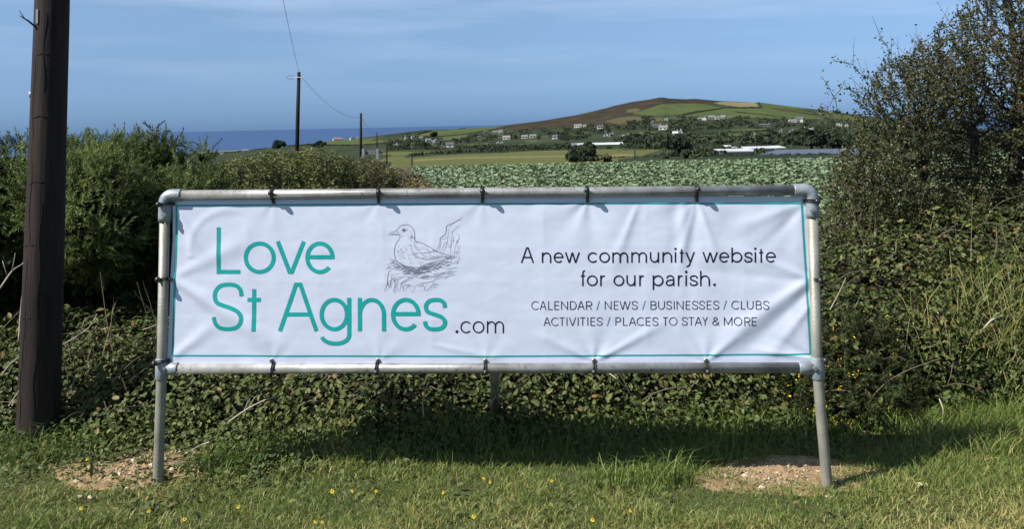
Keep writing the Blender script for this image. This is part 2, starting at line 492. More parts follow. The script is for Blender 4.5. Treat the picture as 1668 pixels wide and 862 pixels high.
for k, poly in POLYS: midx[in_poly(qx, qy, poly)] = k
o = np_obj('hills', P.reshape(-1, 3), F, LM, smooth=True, midx=midx)
tag(o, kind='structure')

# the sea
m_sea = bpy.data.materials.new('sea_water'); m_sea.use_nodes = True
n = m_sea.node_tree; p = n.nodes['Principled BSDF']
p.inputs['Base Color'].default_value = (.040, .105, .27, 1); p.inputs['Roughness'].default_value = .5; p.inputs['Specular IOR Level'].default_value = .14
t = n.nodes.new('ShaderNodeTexCoord'); mp = n.nodes.new('ShaderNodeMapping'); mp.inputs['Scale'].default_value = (.0008, .003, 1)
n.links.new(t.outputs['Object'], mp.inputs[0])
no = n.nodes.new('ShaderNodeTexNoise'); no.inputs['Scale'].default_value = 1; no.inputs['Detail'].default_value = 6
n.links.new(mp.outputs[0], no.inputs['Vector'])
r = n.nodes.new('ShaderNodeValToRGB'); r.color_ramp.elements[0].position = .3; r.color_ramp.elements[0].color = (.023, .058, .140, 1)
r.color_ramp.elements[1].position = .7; r.color_ramp.elements[1].color = (.031, .072, .162, 1)
n.links.new(no.outputs[0], r.inputs[0]); n.links.new(r.outputs[0], p.inputs['Base Color'])
ys = np.geomspace(1500, 120000, 60); us = np.linspace(-2.5, 2.5, 41)
U, Y = np.meshgrid(us, ys)
ii = (np.arange(59)[:, None] * 41 + np.arange(40)[None]).reshape(-1)
o = np_obj('sea', np.stack([U * Y, Y, np.full_like(Y, -92.0)], -1).reshape(-1, 3), np.stack([ii, ii + 1, ii + 42, ii + 41], -1), m_sea)
tag(o, kind='structure')

# ------------------------------------------------------------------ far trees, hedges, woods
m_far = tone_mat('far_foliage', [(0, (.024, .034, .022)), (.5, (.046, .060, .034)), (.85, (.072, .088, .044)), (1, (.11, .10, .05))], rough=.85, spec=.05, transl=.15)  # greens greyed: a little distance haze is put into the leaf colour
m_bark = mat('bark', (.07, .055, .04), .9, noise_amt=.4, noise_scale=20)
def clumps(pos, rad, n, tone0, sq=0.75):
    """n leaf-clump faces spread through each crown"""
    N = len(pos); pos = np.repeat(pos, n, 0); rad = np.repeat(rad, n)
    d = unit(rng.normal(size=(N * n, 3))); rr = rng.uniform(.25, 1, (N * n, 1)) ** .5
    d[:, 2] = np.abs(d[:, 2]) * 1.2 - .35
    p = pos + d * rr * rad[:, None] * np.array([1, 1, sq])
    Fr = frames(d + rng.normal(size=d.shape) * .5)
    q = rad * rng.uniform(.16, .34, N * n)
    tn = np.clip(np.repeat(tone0, n) + rng.normal(0, .12, N * n), 0, 1)
    TV = np.array([[-1, -.6, 0], [.2, -1, .15], [1, .1, -.05], [.3, .9, .1], [-.8, .7, -.1]]); TF = np.array([[0, 1, 2], [0, 2, 3], [0, 3, 4]])
    return scatter(TV, TF, p, Fr, q, tn)
m_white = mat('white_render', (.50, .50, .49), .8, noise_amt=.06, noise_scale=2)
m_stone = mat('grey_stone', (.22, .21, .195), .85, noise_amt=.3, noise_scale=3)
m_pink = mat('pink_render', (.55, .42, .36), .85, noise_amt=.1, noise_scale=2)
m_slate = mat('slate', (.085, .09, .10), .7, noise_amt=.3, noise_scale=2)
m_pale_roof = mat('pale_roof', (.17, .17, .175), .7, noise_amt=.15, noise_scale=2)
m_tile = mat('brown_tile', (.26, .17, .13), .8, noise_amt=.25, noise_scale=2)
m_dglass = mat('dark_glass', (.03, .035, .045), .15, spec=.6)
GH = 'houses of the far village'
HOUSES = [
 (400, 247.5, 10, 5.5, 'bright white clifftop farmhouse alone on the coast at far left', m_white, m_pale_roof, 0),
 (361, 252, 6, 3, 'tiny white shed on the coast just above the gorse tips', m_white, m_pale_roof, 0),
 (550, 228.6, 17, 5, 'long low pinkish house on the coast right of the tall distant pole', m_pink, m_tile, 0),
 (574, 227.5, 9, 5, 'white house beside the long low pinkish one', m_white, m_pale_roof, 1),
 (583, 226, 6, 3, 'tiny pale outbuilding just left of the second distant pole', m_white, m_pale_roof, 0),
 (646, 236, 5, 4.5, 'tiny white house farthest left in the village cluster', m_white, m_slate, 1),
 (661.5, 226, 5, 6, 'small white gabled house above the left end of the village', m_white, m_slate, 1),
 (672.5, 225, 6, 5, 'small white house right of the gabled one at the left end of the village', m_white, m_slate, 0),
 (686, 226, 6, 4, 'small grey house between two white ones at the left of the village', m_stone, m_pale_roof, 0),
 (670, 239, 4.5, 5, 'tiny white house low in the left of the village near a hedge', m_white, m_slate, 1),
 (697.5, 230, 9, 5, 'pale roofed bungalow left of the round dark tree', m_white, m_pale_roof, 0),
 (703, 234.5, 9, 6.5, 'grey house with white gable edges below the round dark tree', m_stone, m_white, 1),
 (710, 232, 8, 6, 'bright white gabled house right below the round dark tree', m_white, m_pale_roof, 1),
 (720.5, 239, 5, 5, 'small white house left of the wide slate roofed one', m_white, m_slate, 1),
 (733, 239.5, 14, 8.5, 'wide white house under a big dark slate roof, low in the village', m_white, m_slate, 0),
 (792, 216.5, 8, 4.5, 'grey stone house high up below the end of the green coastal field', m_stone, m_slate, 0),
 (806, 216.5, 8, 4, 'pale house among trees just left of two stone cottages', m_stone, m_pale_roof, 0),
 (815, 216, 9, 5, 'pale cottage high among trees below the heather slope', m_white, m_pale_roof, 0),
 (780.5, 224.5, 5, 3.5, 'tiny grey house in the trees left of the white terraced house', m_stone, m_slate, 0),
 (825, 227, 14, 7, 'wide white house with grey roof, leftmost of three in a row', m_white, m_stone, 0),
 (854.8, 225.5, 12, 6.5, 'pale house with light roof, middle of three in a row', m_white, m_pale_roof, 0),
 (868, 224, 12, 6, 'white house with light roof, rightmost of three in a row', m_white, m_pale_roof, 0),
 (811, 234.5, 4, 3, 'tiny white shed, left of a pair below the three houses', m_white, m_pale_roof, 0),
 (817, 234.5, 4, 3, 'tiny white shed, right of a pair below the three houses', m_white, m_pale_roof, 0),
 (904, 226, 10, 7, 'lone bright white two storey house left of the long tunnel', m_white, m_slate, 0),
 (941.6, 207.5, 14, 6, 'white farmhouse high up at the bottom of the heather', m_white, m_pale_roof, 0),
 (952.5, 206, 6, 3.5, 'small outbuilding right of the farmhouse below the heather', m_white, m_pale_roof, 0),
 (977.7, 209.5, 11, 7, 'white house with grey roof right of the heather farmhouse', m_white, m_slate, 0),
 (986.8, 221.5, 8, 6, 'white gabled house, left one of a pair above the long tunnel', m_white, m_slate, 1),
 (996, 222, 8, 6, 'grey house, right one of a pair above the long tunnel', m_stone, m_slate, 0),
 (1085.5, 196, 6, 3.5, 'tiny white house high under the left hill field', m_white, m_pale_roof, 0),
 (1070, 206.5, 17, 4.5, 'long grey roofed house behind the big white house', m_stone, m_slate, 0),
 (1081, 211, 16, 7.5, 'big white house with several windows on the middle of the hillside', m_white, m_pale_roof, 0),
 (1100.5, 219.5, 9, 6, 'bright white block house, left half of a pair below the big white house', m_white, m_white, 0),
 (1109, 219.5, 6, 8, 'tall bright white gable house, right half of a pair below the big white house', m_white, m_white, 1),
 (1019, 223, 12, 3.5, 'low grey farm shed left of the bright white pair', m_stone, m_pale_roof, 0),
 (1063, 199.5, 4, 3, 'tiny pale cottage near the trees left of the hill field', m_white, m_slate, 0),
 (1140, 195, 9, 4, 'pale house at the left end of the row under the hill fields', m_stone, m_pale_roof, 0),
 (1148, 195.5, 8, 6, 'white gabled house second in the row under the hill fields', m_white, m_slate, 1),
 (1159, 194, 11, 7, 'tall grey house in the middle of the row under the hill fields', m_stone, m_pale_roof, 0),
 (1168, 194, 8, 5, 'pale house fourth in the row under the hill fields', m_white, m_pale_roof, 0),
 (1178, 193, 9, 6, 'stone house at the right of the row under the hill fields', m_stone, m_pale_roof, 0),
 (1188, 193, 7, 3.5, 'low outbuilding at the right end of the row under the hill fields', m_stone, m_slate, 0),
 (1246, 205.5, 18, 4.5, 'long grey stone barn in the trees right of the row', m_stone, m_slate, 0),
 (1229.5, 223.5, 5, 4.5, 'tiny white gabled cottage low in the trees above the white sheds', m_white, m_slate, 1),
 (1291, 198.5, 14, 5, 'long white house on the right hand slope', m_white, m_pale_roof, 0),
 (1303, 197, 12, 8, 'grey roofed house behind the long white one on the right slope', m_stone, m_slate, 0),
 (1306, 199, 5, 6.5, 'bright white gable standing right of the long white house', m_white, m_white, 1),
 (1307, 213, 12, 5, 'pale bungalow, left of two below the right slope', m_stone, m_pale_roof, 0),
 (1321, 213, 9, 4.5, 'white bungalow, right of two below the right slope', m_white, m_pale_roof, 0),
 (1271.5, 216, 5, 4, 'tiny white house in the trees left of two bungalows', m_white, m_slate, 0),
 (1289, 215.5, 8, 4, 'grey shed just left of two bungalows', m_stone, m_slate, 0),
 (1367, 204.5, 10, 4.5, 'white bungalow seen through the hawthorn twigs', m_white, m_pale_roof, 0),
 (1379, 206, 5, 4, 'tiny white outbuilding beside the bungalow behind the hawthorn twigs', m_white, m_pale_roof, 0),
]
HOUSE_PX = [(q[0], q[1], q[2]) for q in HOUSES] + [(971, 238, 92), (1205, 249, 50), (1236, 245, 54), (1205, 252, 50)]
def in_front_of_house(p):
    x, y = to_px(p); return any(abs(x - hx) < w * .5 + 1.5 and -2.0 < y - hy < 5.0 for hx, hy, w in HOUSE_PX)
def hedge(name, pts, h, w, label=None, cat='hedge', tone=.4, kind=None, group=None):
    """a hedgerow following photo pixels across the land"""
    P = [land_at(x, y) for x, y in pts]
    if h > 1: h *= .55; w *= .7
    L = []
    for a, b in zip(P[:-1], P[1:]):
        n = max(2, int(np.linalg.norm(b - a) / max(w * .8, np.linalg.norm(b - a) / 260)))
        for k in range(n):
            f = k / n; q = a + (b - a) * f
            uq = q[0] / q[1]; tq = float(np.clip(Y2t(uq, q[1]), 0, 1)); q = np.array([q[0], q[1], float(land_z(uq, tq))])
            if h < 1 or not in_front_of_house(q): L.append(q + [rng.normal(0, w * .25), rng.normal(0, w * .25), h * .25])
    L = np.array(L); rd = h * rng.uniform(.45, .95, len(L)) * (.7 + .6 * noise(np.arange(len(L)) * .2, 0, 0, 11))
    s = Scat(); s.add(*clumps(L, rd, 14, np.full(len(L), tone)))
    o = s.build(name, m_far); tag(o, label, cat, group, kind)
    return o
G_H = 'hedgerows between the far fields'
hedge('hedgerow', Z7((-80, 484), (100, 488), (300, 480), (600, 477), (1000, 482), (1350, 476), (1700, 480)), 5.5, 5, 'long dark hedgerow running across the valley at the foot of the village', group=G_H, tone=.25)
hedge('hedgerow', Z7((-80, 500), (150, 492), (400, 497), (640, 492), (1000, 490), (1330, 487)), 4.5, 4, 'dark hedgerow just below the longest valley hedge', group=G_H, tone=.22)
hedge('hedgerow', Z7((90, 546), (300, 528), (500, 516), (800, 510), (1000, 500)), 3.6, 4, 'dark hedgerow slanting between the two olive pastures', group=G_H, tone=.22)
hedge('hedgerow', Z7((300, 396), (540, 370), (700, 342)), 3.5, 3, 'thin hedge along the lower edge of the bright green coastal field', group=G_H)
hedge('hedgerow', Z7((150, 378), (250, 352)), 6, 4, 'dark hedge at the left end of the bright green coastal field', group=G_H, tone=.15)
hedge('hedgerow', Z7((465, 334), (520, 330)), 7, 5, 'short dark hedge standing on the sea skyline above the green field', group=G_H, tone=.15)
hedge('hedgerow', Z8((470, 196), (600, 172), (745, 150), (1000, 148)), 4.5, 4, 'hedge between the two big green fields on the hill', group=G_H, tone=.2)
hedge('hedgerow', Z8((820, 176), (900, 186), (1050, 200), (1180, 216)), 4, 4, 'broken hedge slanting down the right hand hill field', group=G_H, tone=.2)
hedge('hedgerow', Z8((985, 112), (1005, 150)), 3.5, 3, 'short hedge at the right end of the pale field on the hilltop', group=G_H)
hedge('hedgerow', Z8((1040, 152), (1230, 176), (1400, 204)), 4, 4, 'hedge along the top of the right hand hill field', group=G_H)
hedge('hedgerow', Z8((620, 324), (800, 318), (960, 312), (1040, 306)), 3.5, 4, 'hedge below the small bright field in the middle of the hillside', group=G_H)
hedge('hedgerow', Z8((300, 366), (560, 358), (900, 350), (1100, 352)), 3.5, 4, 'hedge below the long strip field under the village', group=G_H)
hedge('hedgerow', Z8((60, 344), (300, 338), (560, 332), (700, 324)), 3.5, 4, 'hedge above the long strip field under the village', group=G_H)
hedge('hedgerow', Z8((0, 390), (300, 384), (600, 380), (900, 386), (1200, 380), (1500, 390)), 4.5, 5, 'broad dark hedge crossing below the village on the right', group=G_H, tone=.2)
hedge('hedgerow', Z8((0, 420), (320, 428), (520, 440), (760, 452)), 4, 4, 'hedge beyond the far pasture to the right of the dark pine', group=G_H, tone=.25)
hedge('hedgerow', Z8((-60, 492), (180, 486), (420, 480), (720, 478), (1000, 468), (1330, 470), (1560, 462), (1700, 462)), .42, .8, 'low dark hedge along the far edge of the cabbage field', group=G_H, tone=.2)
hedge('hedgerow', Z6((120, 392), (300, 390), (480, 376), (640, 356)), 5, 5, 'dark hedge on the coast below the white clifftop farm', group=G_H, tone=.15)
hedge('hedgerow', Z6((1000, 338), (1200, 338), (1440, 322), (1640, 310)), 5, 5, 'dark hedge below the green field of the long coastal house', group=G_H, tone=.2)
hedge('hedgerow', Z6((1390, 282), (1500, 268), (1600, 252), (1668, 246)), 4.5, 4, 'hedge along the skyline above the leftmost houses of the village', group=G_H, tone=.2)
hedge('hedgerow', Z6((760, 330), (900, 334), (1040, 340)), 7, 6, 'dark thicket line at the foot of the tall distant telegraph pole', group=G_H, tone=.12)

def wood(name, pts, n, h, label, kind='stuff', tone=.3, spread=1.0):
    poly = np.array(pts); x0, y0 = poly.min(0); x1, y1 = poly.max(0)
    L = []; k = 0
    while len(L) < n and k < 60000:
        k += 1
        x, y = rng.uniform(x0, x1), rng.uniform(y0, y1)
        if any(abs(x - hx) < w * .5 + 2.2 and -1.0 < y - hy < 5.0 for hx, hy, w in HOUSE_PX): continue
        if noise(x * .07, y * .22, 0, 77) < .40: continue
        if in_poly(np.array([x]), np.array([y]), poly)[0]: L.append(land_at(x, y))
    L = np.array(L); rd = h * .46 * rng.uniform(.35, .95, len(L)) 
    L[:, 2] += rd * .5
    s = Scat(); s.add(*clumps(L, rd, 22, np.clip(tone + rng.normal(0, .20, len(L)), 0, 1)))
    o = s.build(name, m_far); tag(o, label, 'woodland', kind=kind)
    return o
wood('woodland', Z7((0, 400), (140, 390), (300, 410), (450, 420), (640, 360), (760, 345), (1000, 335), (1300, 328), (1668, 300), (1668, 400), (1300, 430), (1000, 415), (700, 430), (500, 450), (300, 470), (0, 475)), 430, 8, 'dark trees and scrub around the village houses left of the hill', tone=.33)
wood('woodland', Z8((0, 250), (130, 240), (220, 205), (560, 215), (900, 215), (1200, 225), (1420, 235), (1668, 260), (1668, 310), (1000, 290), (690, 300), (400, 330), (200, 300), (0, 310)), 560, 8, 'dark trees and scrub along the foot of the hill', tone=.33)
wood('woodland', Z8((0, 350), (330, 340), (560, 360), (900, 330), (1000, 290), (1260, 270), (1668, 330), (1668, 420), (1100, 420), (760, 400), (300, 420), (0, 400)), 330, 7, 'scattered dark trees in the valley below the hill', tone=.3)
wood('woodland', Z6((1380, 312), (1480, 280), (1668, 280), (1668, 350), (1500, 360), (1400, 350)), 110, 9, 'dark trees round the leftmost village houses', tone=.3)
wood('woodland', Z8((1290, 430), (1300, 300), (1500, 310), (1700, 330), (1700, 430)), 80, 8, 'dark wood behind the blue glasshouse roof', tone=.15)
wood('woodland', Z7((900, 505), (900, 480), (1668, 478), (1668, 496), (1300, 500)), 60, 5, 'dark scrub below the white tunnel', tone=.2)
wood('woodland', Z8((540, 480), (560, 440), (760, 410), (1000, 440), (1000, 470), (760, 480)), 60, 2.6, 'scrubby bushes beside the white sheds', tone=.45)

def far_tree(px, py, w, h, label, tone=.15, name='tree', cat='tree', n=260, group=None, dt=0.0):
    """px, py: foot of the tree; w, h in photo pixels"""
    b = land_at(px, py, dt); s = b[1] / FPX
    W, H = w * s, h * s
    r = empty(name, b)
    k = 9
    L = np.stack([rng.uniform(-.36, .36, k) * W, rng.uniform(-.3, .3, k) * W, rng.uniform(.34 if name == 'tree' else .16, .74, k) * H], -1)
    L[:, 2] -= np.abs(L[:, 0]) / W * .35 * H
    rd = rng.uniform(.2, .34, k) * min(W, H * 1.3)
    sc = Scat(); sc.add(*clumps(L + b, rd, n // 3, np.full(k, tone)))
    sc.build('crown', m_far, r, kind='stuff')
    mb = MB(); mb.tube([b - [0, 0, .5], b + [0, 0, H * .3], b + [W * .04, 0, H * .55]], [W * .05, W * .035, W * .015], 7)
    mb.build('trunk', m_bark, r)
    tag(r, label, cat, group)
    return r
far_tree(956, 263, 62, 34, 'dark spreading pine standing at the far edge of the cabbage field', .10, 'pine_tree', n=700)
far_tree(984, 264, 30, 18, 'low reddish brown bush touching the right side of the dark pine', .95, 'bush', 'bush', n=300)
far_tree(1101, 252, 42, 35, 'dark rounded tree between the long white tunnel and the white sheds', .1, n=500)
far_tree(1130, 258, 46, 20, 'grey green bush to the right of the rounded dark tree', .5, 'bush', 'bush', n=400)
far_tree(1088, 258, 34, 16, 'low bush in front of the rounded dark tree', .4, 'bush', 'bush', n=300)
far_tree(1322, 247, 58, 42, 'big dark tree behind the blue glasshouse roof', .1, n=600)
far_tree(1352, 246, 40, 28, 'dark tree right of the big one behind the glasshouse, beside the hawthorn', .12, n=400)
far_tree(1168, 249, 26, 14, 'bush just left of the white sheds', .3, 'bush', 'bush', n=300)
far_tree(707, 225, 15, 11, 'single round dark tree in front of the bright green coastal field', .1, n=160)
far_tree(1365, 186, 12, 8, 'small tree clump alone on the right slope of the hill skyline', .1, n=120)
far_tree(455, 242, 40, 16, 'dark round thicket on the coast left of the tall distant telegraph pole', .08, 'thicket', 'thicket', n=300)
far_tree(520, 240, 26, 12, 'dark round thicket on the coast right of the tall distant telegraph pole', .08, 'thicket', 'thicket', n=240)

# ------------------------------------------------------------------ far houses
def house(px, py, w, h, label, wall=m_white, roof=m_slate, gable=False, group=None, rz=None, wings=0):
    """px, py: foot of the house; w, h: its size in photo pixels"""
    b = land_at(px, py); s = b[1] / FPX
    W = w * s * .86; H = h * s * .84; he = H * (.55 if not gable else .55); D = W * (.55 if not gable else 1.3)
    D = min(max(D, 5.0), 11.0)
    r = empty('house', b - [0, 0, .6])
    rot = float(-math.atan2(b[0], b[1]) + (rng.uniform(-.25, .25) if rz is None else rz))
    c, sn = math.cos(rot), math.sin(rot); RM = np.array([[c, -sn, 0], [sn, c, 0], [0, 0, 1]])
    def put(V): return np.asarray(V, float) @ RM.T + b
    x, y = W / 2, D / 2
    if gable: V = [[-x, -y, -1], [x, -y, -1], [x, y, -1], [-x, y, -1], [-x, -y, he], [x, -y, he], [x, y, he], [-x, y, he], [0, -y, H], [0, y, H]]; f4 = [[3, 0, 4, 7], [1, 2, 6, 5]]; f5 = [[0, 1, 5], [0, 5, 4], [4, 5, 8], [2, 3, 7], [2, 7, 6], [6, 7, 9]]
    else: V = [[-x, -y, -1], [x, -y, -1], [x, y, -1], [-x, y, -1], [-x, -y, he], [x, -y, he], [x, y, he], [-x, y, he], [-x, 0, H], [x, 0, H]]; f4 = [[0, 1, 5, 4], [2, 3, 7, 6]]; f5 = [[3, 0, 4], [3, 4, 7], [7, 4, 8], [1, 2, 6], [1, 6, 5], [5, 6, 9]]
    mb = MB(); mb.add(put(V), f4, f5); mb.build('wall', wall, r)
    e = .35; k = (H - he) / (x if gable else y)
    mb = MB(); th = .3
    for q in (-1, 1):
        if gable: A = [[0, -y - e, H], [0, y + e, H], [q * (x + e), y + e, he - e * k], [q * (x + e), -y - e, he - e * k]]
        else: A = [[-x - e, 0, H], [x + e, 0, H], [x + e, q * (y + e), he - e * k], [-x - e, q * (y + e), he - e * k]]
        A = np.array(A) + [0, 0, .02]; B = A + [0, 0, th]
        mb.add(put(np.vstack([A, B])), [[0, 1, 2, 3], [7, 6, 5, 4], [0, 4, 5, 1], [1, 5, 6, 2], [2, 6, 7, 3], [3, 7, 4, 0]])
    rf = mb.build('roof', roof, r)
    mb = MB(); cx = x * .8 if not gable else 0
    mb.box(put([[cx, 0 if not gable else y * .6, H + .5]])[0], (.9, .9, 1.9), rot); mb.build('chimney', wall if wall is m_stone else m_stone, rf)
    nw = max(1, min(6, int(W / 3.2)))
    for k in range(nw):
        xx = (k + .5) / nw * W - x
        for zz in ([he * .3, he * .74] if he > 4.2 else [he * .5]):
            mb = MB(); mb.box(put([[xx, -y - .015, zz]])[0], (1.1, .1, 1.2), rot); mb.build('window', m_dglass, r)
    tag(r, label, 'house', group)
    return r
for hx, hy, w, h, lab, wl, rf, gb in HOUSES: house(hx, hy, w, h, lab, wl, rf, bool(gb), GH)

# long white tunnel, white sheds, blue glasshouse roof
m_film = mat('white_film', (.48, .50, .52), .45, noise_amt=.1, noise_scale=.5)
m_blue = mat('bluish_glass', (.085, .105, .14), .55, spec=.25, noise_amt=.2, noise_scale=.2)
m_steel = mat('galvanised_post', (.42, .43, .43), .5, metal=.4)
def tunnel(x0, x1, y, h, label, name='polytunnel', cat='polytunnel', depth=9):
    a = land_at(x0, y); b = land_at(x1, y); Y = (a[1] + b[1]) / 2 - 8
    a = np.array([a[0] / a[1] * Y, Y, max(a[2], b[2]) - .2]); b = np.array([b[0] / b[1] * Y, Y, a[2]]); H = h * Y / FPX
    r = empty(name, (a + b) / 2); d = b - a; n = 14
    k = max(4, int(np.linalg.norm(d) / 6))
    V = []; ang = np.linspace(0, math.pi, n)
    for i in range(k + 1):
        for q in ang: V.append(a + d * i / k + [0, -math.cos(q) * depth / 2, math.sin(q) * H * (1 + .03 * math.sin(i * 2.1))])
    f = [[i * n + j, i * n + j + 1, (i + 1) * n + j + 1, (i + 1) * n + j] for i in range(k) for j in range(n - 1)]
    mb = MB(); mb.add(V, f, [[0, j, j + 1] for j in range(1, n - 1)] + [[k * n, k * n + j + 1, k * n + j] for j in range(1, n - 1)]); mb.build('cover', m_film, r, smooth=True)
    for i in range(0, k + 1, max(1, k // 8)):
        mb = MB(); mb.tube([a + d * i / k + [0, -math.cos(q) * (depth / 2 + .1), math.sin(q) * (H + .1)] for q in ang], .08, 5, cap=False); mb.build('hoop', m_steel, r)
    tag(r, label, cat)
tunnel(931, 1013, 239, 2.9, 'long low white polytunnel behind the dark pine')
def shed(x0, x1, y, h, label, m=m_white, rm=m_white, cat='shed', dx=0, name='farm_shed'):
    a = land_at(x0, y); b = land_at(x1, y); Y = (a[1] + b[1]) / 2; sc = Y / FPX
    z = min(a[2], b[2]); L = (x1 - x0) * sc; c = np.array([(a[0] / a[1] + b[0] / b[1]) / 2 * Y, Y, z]); H = h * sc
    r = empty(name, c); rot = dx
    mb = MB(); mb.box(c + [0, 6, H * .22], (L, 12, H * .9), rot); mb.build('wall', m, r)
    ca, sa = math.cos(rot), math.sin(rot)
    def pt(x, y, z): return c + [x * ca - y * sa, 6 + x * sa + y * ca, z]
    e = .5
    for q in (-1, 1):
        A = [pt(-L / 2 - e, 0, H * 1.05), pt(L / 2 + e, 0, H * 1.05), pt(L / 2 + e, q * 6.6, H * .66), pt(-L / 2 - e, q * 6.6, H * .66)]
        B = [p + np.array([0, 0, .2]) for p in A]
        mb = MB(); mb.add(A + B, [[0, 1, 2, 3], [7, 6, 5, 4], [0, 4, 5, 1], [1, 5, 6, 2], [2, 6, 7, 3], [3, 7, 4, 0]]); mb.build('roof', rm, r)
    tag(r, label, cat)
shed(1181, 1228, 250, 5.0, 'long low white shed nearest the cabbage field, left of the blue roof', m_white, m_film)
shed(1210, 1262, 245, 4.4, 'second low white shed behind and right of the nearest one', m_white, m_film)
shed(1268, 1276, 244, 4.5, 'small white hut at the left end of the blue glasshouse roof', m_white, m_white)
shed(1189, 1194, 242.5, 4, 'tiny white cabin behind the white sheds', m_white, m_white)
def glasshouse():
    a = land_at(1236, 252.5); Y = a[1]; c = np.array([(1236 + 62 - 834) / FPX * Y, Y, at(1300, 254, Y)[2]])
    r = empty('glasshouse', c)
    q = [at(1234, 252.0, Y), at(1420, 249.0, Y), at(1412, 241.5, Y + 34), at(1268, 243.5, Y + 34)]
    n = 16
    for k in range(n):                         # panes of the long sloping roof
        f0, f1 = k / n, (k + .94) / n
        p0 = q[0] + (q[1] - q[0]) * f0; p1 = q[0] + (q[1] - q[0]) * f1; p2 = q[3] + (q[2] - q[3]) * f1; p3 = q[3] + (q[2] - q[3]) * f0
        A = np.array([p0, p1, p2, p3]); B = A - [0, 0, .12]
        np_obj('pane', np.vstack([A, B]), np.array([[0, 1, 2, 3], [7, 6, 5, 4], [0, 4, 5, 1], [1, 5, 6, 2], [2, 6, 7, 3], [3, 7, 4, 0]]), m_blue, r)
    A = np.array(q) - [0, 0, .2]; B = A.copy(); B[:, 2] = A[:, 2].min() - 2.0
    np_obj('wall', np.vstack([A, B]), np.array([[0, 4, 5, 1], [1, 5, 6, 2], [2, 6, 7, 3], [3, 7, 4, 0], [0, 1, 2, 3]]), m_stone, r)
    tag(r, 'long bluish glasshouse roof at the far right edge of the cabbage field', 'glasshouse')
glasshouse()

# ------------------------------------------------------------------ telegraph poles, wires, far sign
m_pole = mat('creosoted_wood', (.020, .015, .014), .85, spec=.2, noise_amt=.4, noise_scale=14, bump=.35, bump_scale=40)
m_wire = mat('wire', (.09, .11, .14), .6)
def far_pole(px, ytop, ybase, Y, label, wpx=None, arm=False, lean=0.0, group='telegraph poles beyond the hedge'):
    b = at(px, ybase, Y); t = at(px + lean, ytop, Y)
    r = empty('telegraph_pole', b)
    mb = MB(); rad = (wpx or .16 / Y * FPX) * Y / FPX / 2
    mb.tube([b - [0, 0, 1], (b + t) / 2, t], [rad * 1.08, rad, rad * .85], 10); mb.build('post', m_pole, r, smooth=True)
    if arm:
        mb = MB(); q = t + np.array([0, 0, -.30]); mb.tube([q + [-.30, -.12, 0], q + [.28, -.12, 0]], .025, 6); mb.build('step_bolt', m_steel, r)
        mb = MB(); a = np.linspace(0, 2 * np.pi, 18); mb.tube(np.stack([q[0] - .42 + .19 * np.cos(a), np.full(18, q[1] - .12), q[2] + .02 + .10 * np.sin(a)], -1), .012, 5, cap=False); mb.build('wire_loop', m_wire, r)
    tag(r, label, 'telegraph pole', group)
    return t
P1 = far_pole(483, 117, 262, 48, 'tall dark telegraph pole rising from the hedge against sea and sky', 6.3, True, 4)
P2 = far_pole(587.5, 184, 262, 84, 'shorter dark telegraph pole to the right, its top just above the sea', 4.2, False, .5)
P3 = far_pole(614, 215, 256, 170, 'thin pole just right of the grey road sign, topping out at the sea', 2.0)
far_pole(630, 229, 262, 190, 'thin pole with a pale tip in front of the leftmost village houses', 2.0)
far_pole(671, 254, 280, 60, 'thin post at the left end of the cabbage field beside the olive pasture', 2.2)
for px, y0, y1, lab in [(1034, 240, 262, 'thin pole at the left in the pasture right of the pine'), (1051.5, 222, 247, 'thin tall pole below the farm shed'), (1080.5, 242, 262, 'left pole of a close pair by the rounded tree'),
        (1083.5, 242, 262, 'right pole of a close pair by the rounded tree'), (1121.5, 241, 259, 'thin pole right of the rounded dark tree'), (1295, 224, 244, 'pale pole standing at the blue glasshouse roof'), (1191, 240, 252, 'thin pole at the left of the white sheds'),
        (1161, 235, 252, 'thin pole among bushes left of the white sheds'), (1362.5, 226, 246, 'pole just left of the hawthorn, above the blue roof')]:
    Y = land_at(px, y1 - 4)[1]; far_pole(px, y0, y1, min(Y, 330), lab, 1.6, group='thin poles across the valley')
def wire(a, b, sag, rad, label, n=40):
    t = np.linspace(0, 1, n)[:, None]; P = a + (b - a) * t; P[:, 2] -= (4 * sag * t * (1 - t))[:, 0]
    mb = MB(); mb.tube(P, rad, 6); o = mb.build('overhead_wire', m_wire, origin=np.asarray(a)); tag(o, label, 'wire', 'overhead wires')
wire(P1 + [0, 0, .02], np.array([-2.35, 4.9, 8.6]), .55, .008, 'thin wire running up from the tall distant pole out of the sky')
wire(at(489, 122, 48), at(586.5, 190, 84), .75, .009, 'faint wire sagging from the tall distant pole to the shorter one')
wire(at(588.5, 190, 84), at(614, 216, 170), .7, .010, 'very faint wire from the shorter distant pole to the thin pole')
m_signback = mat('dull_sign_back', (.11, .12, .13), .7)
m_signpost = mat('sign_post_grey', (.20, .21, .22), .6)
def far_sign():
    Y = 60.0
    r = empty('road_sign', at(604, 262, Y))
    mb = MB(); c = at(603, 247.5, Y); mb.box(c, (16 * mpp(Y), .03, 7.5 * mpp(Y))); mb.build('panel', m_signback, r)
    for px in (592, 615):
        mb = MB(); a = at(px, 242, Y); b = at(px, 266, Y); mb.box((a + b) / 2 + [0, -.08, 0], (4 * mpp(Y), .1, a[2] - b[2])); mb.build('post', m_signpost, r)
    mb = MB(); mb.box(at(620.5, 247.5, Y), (5 * mpp(Y), .03, 6.5 * mpp(Y))); mb.build('side_panel', m_signback, r)
    tag(r, 'grey back of a road sign on two posts beyond the hedge top', 'road sign')
far_sign()

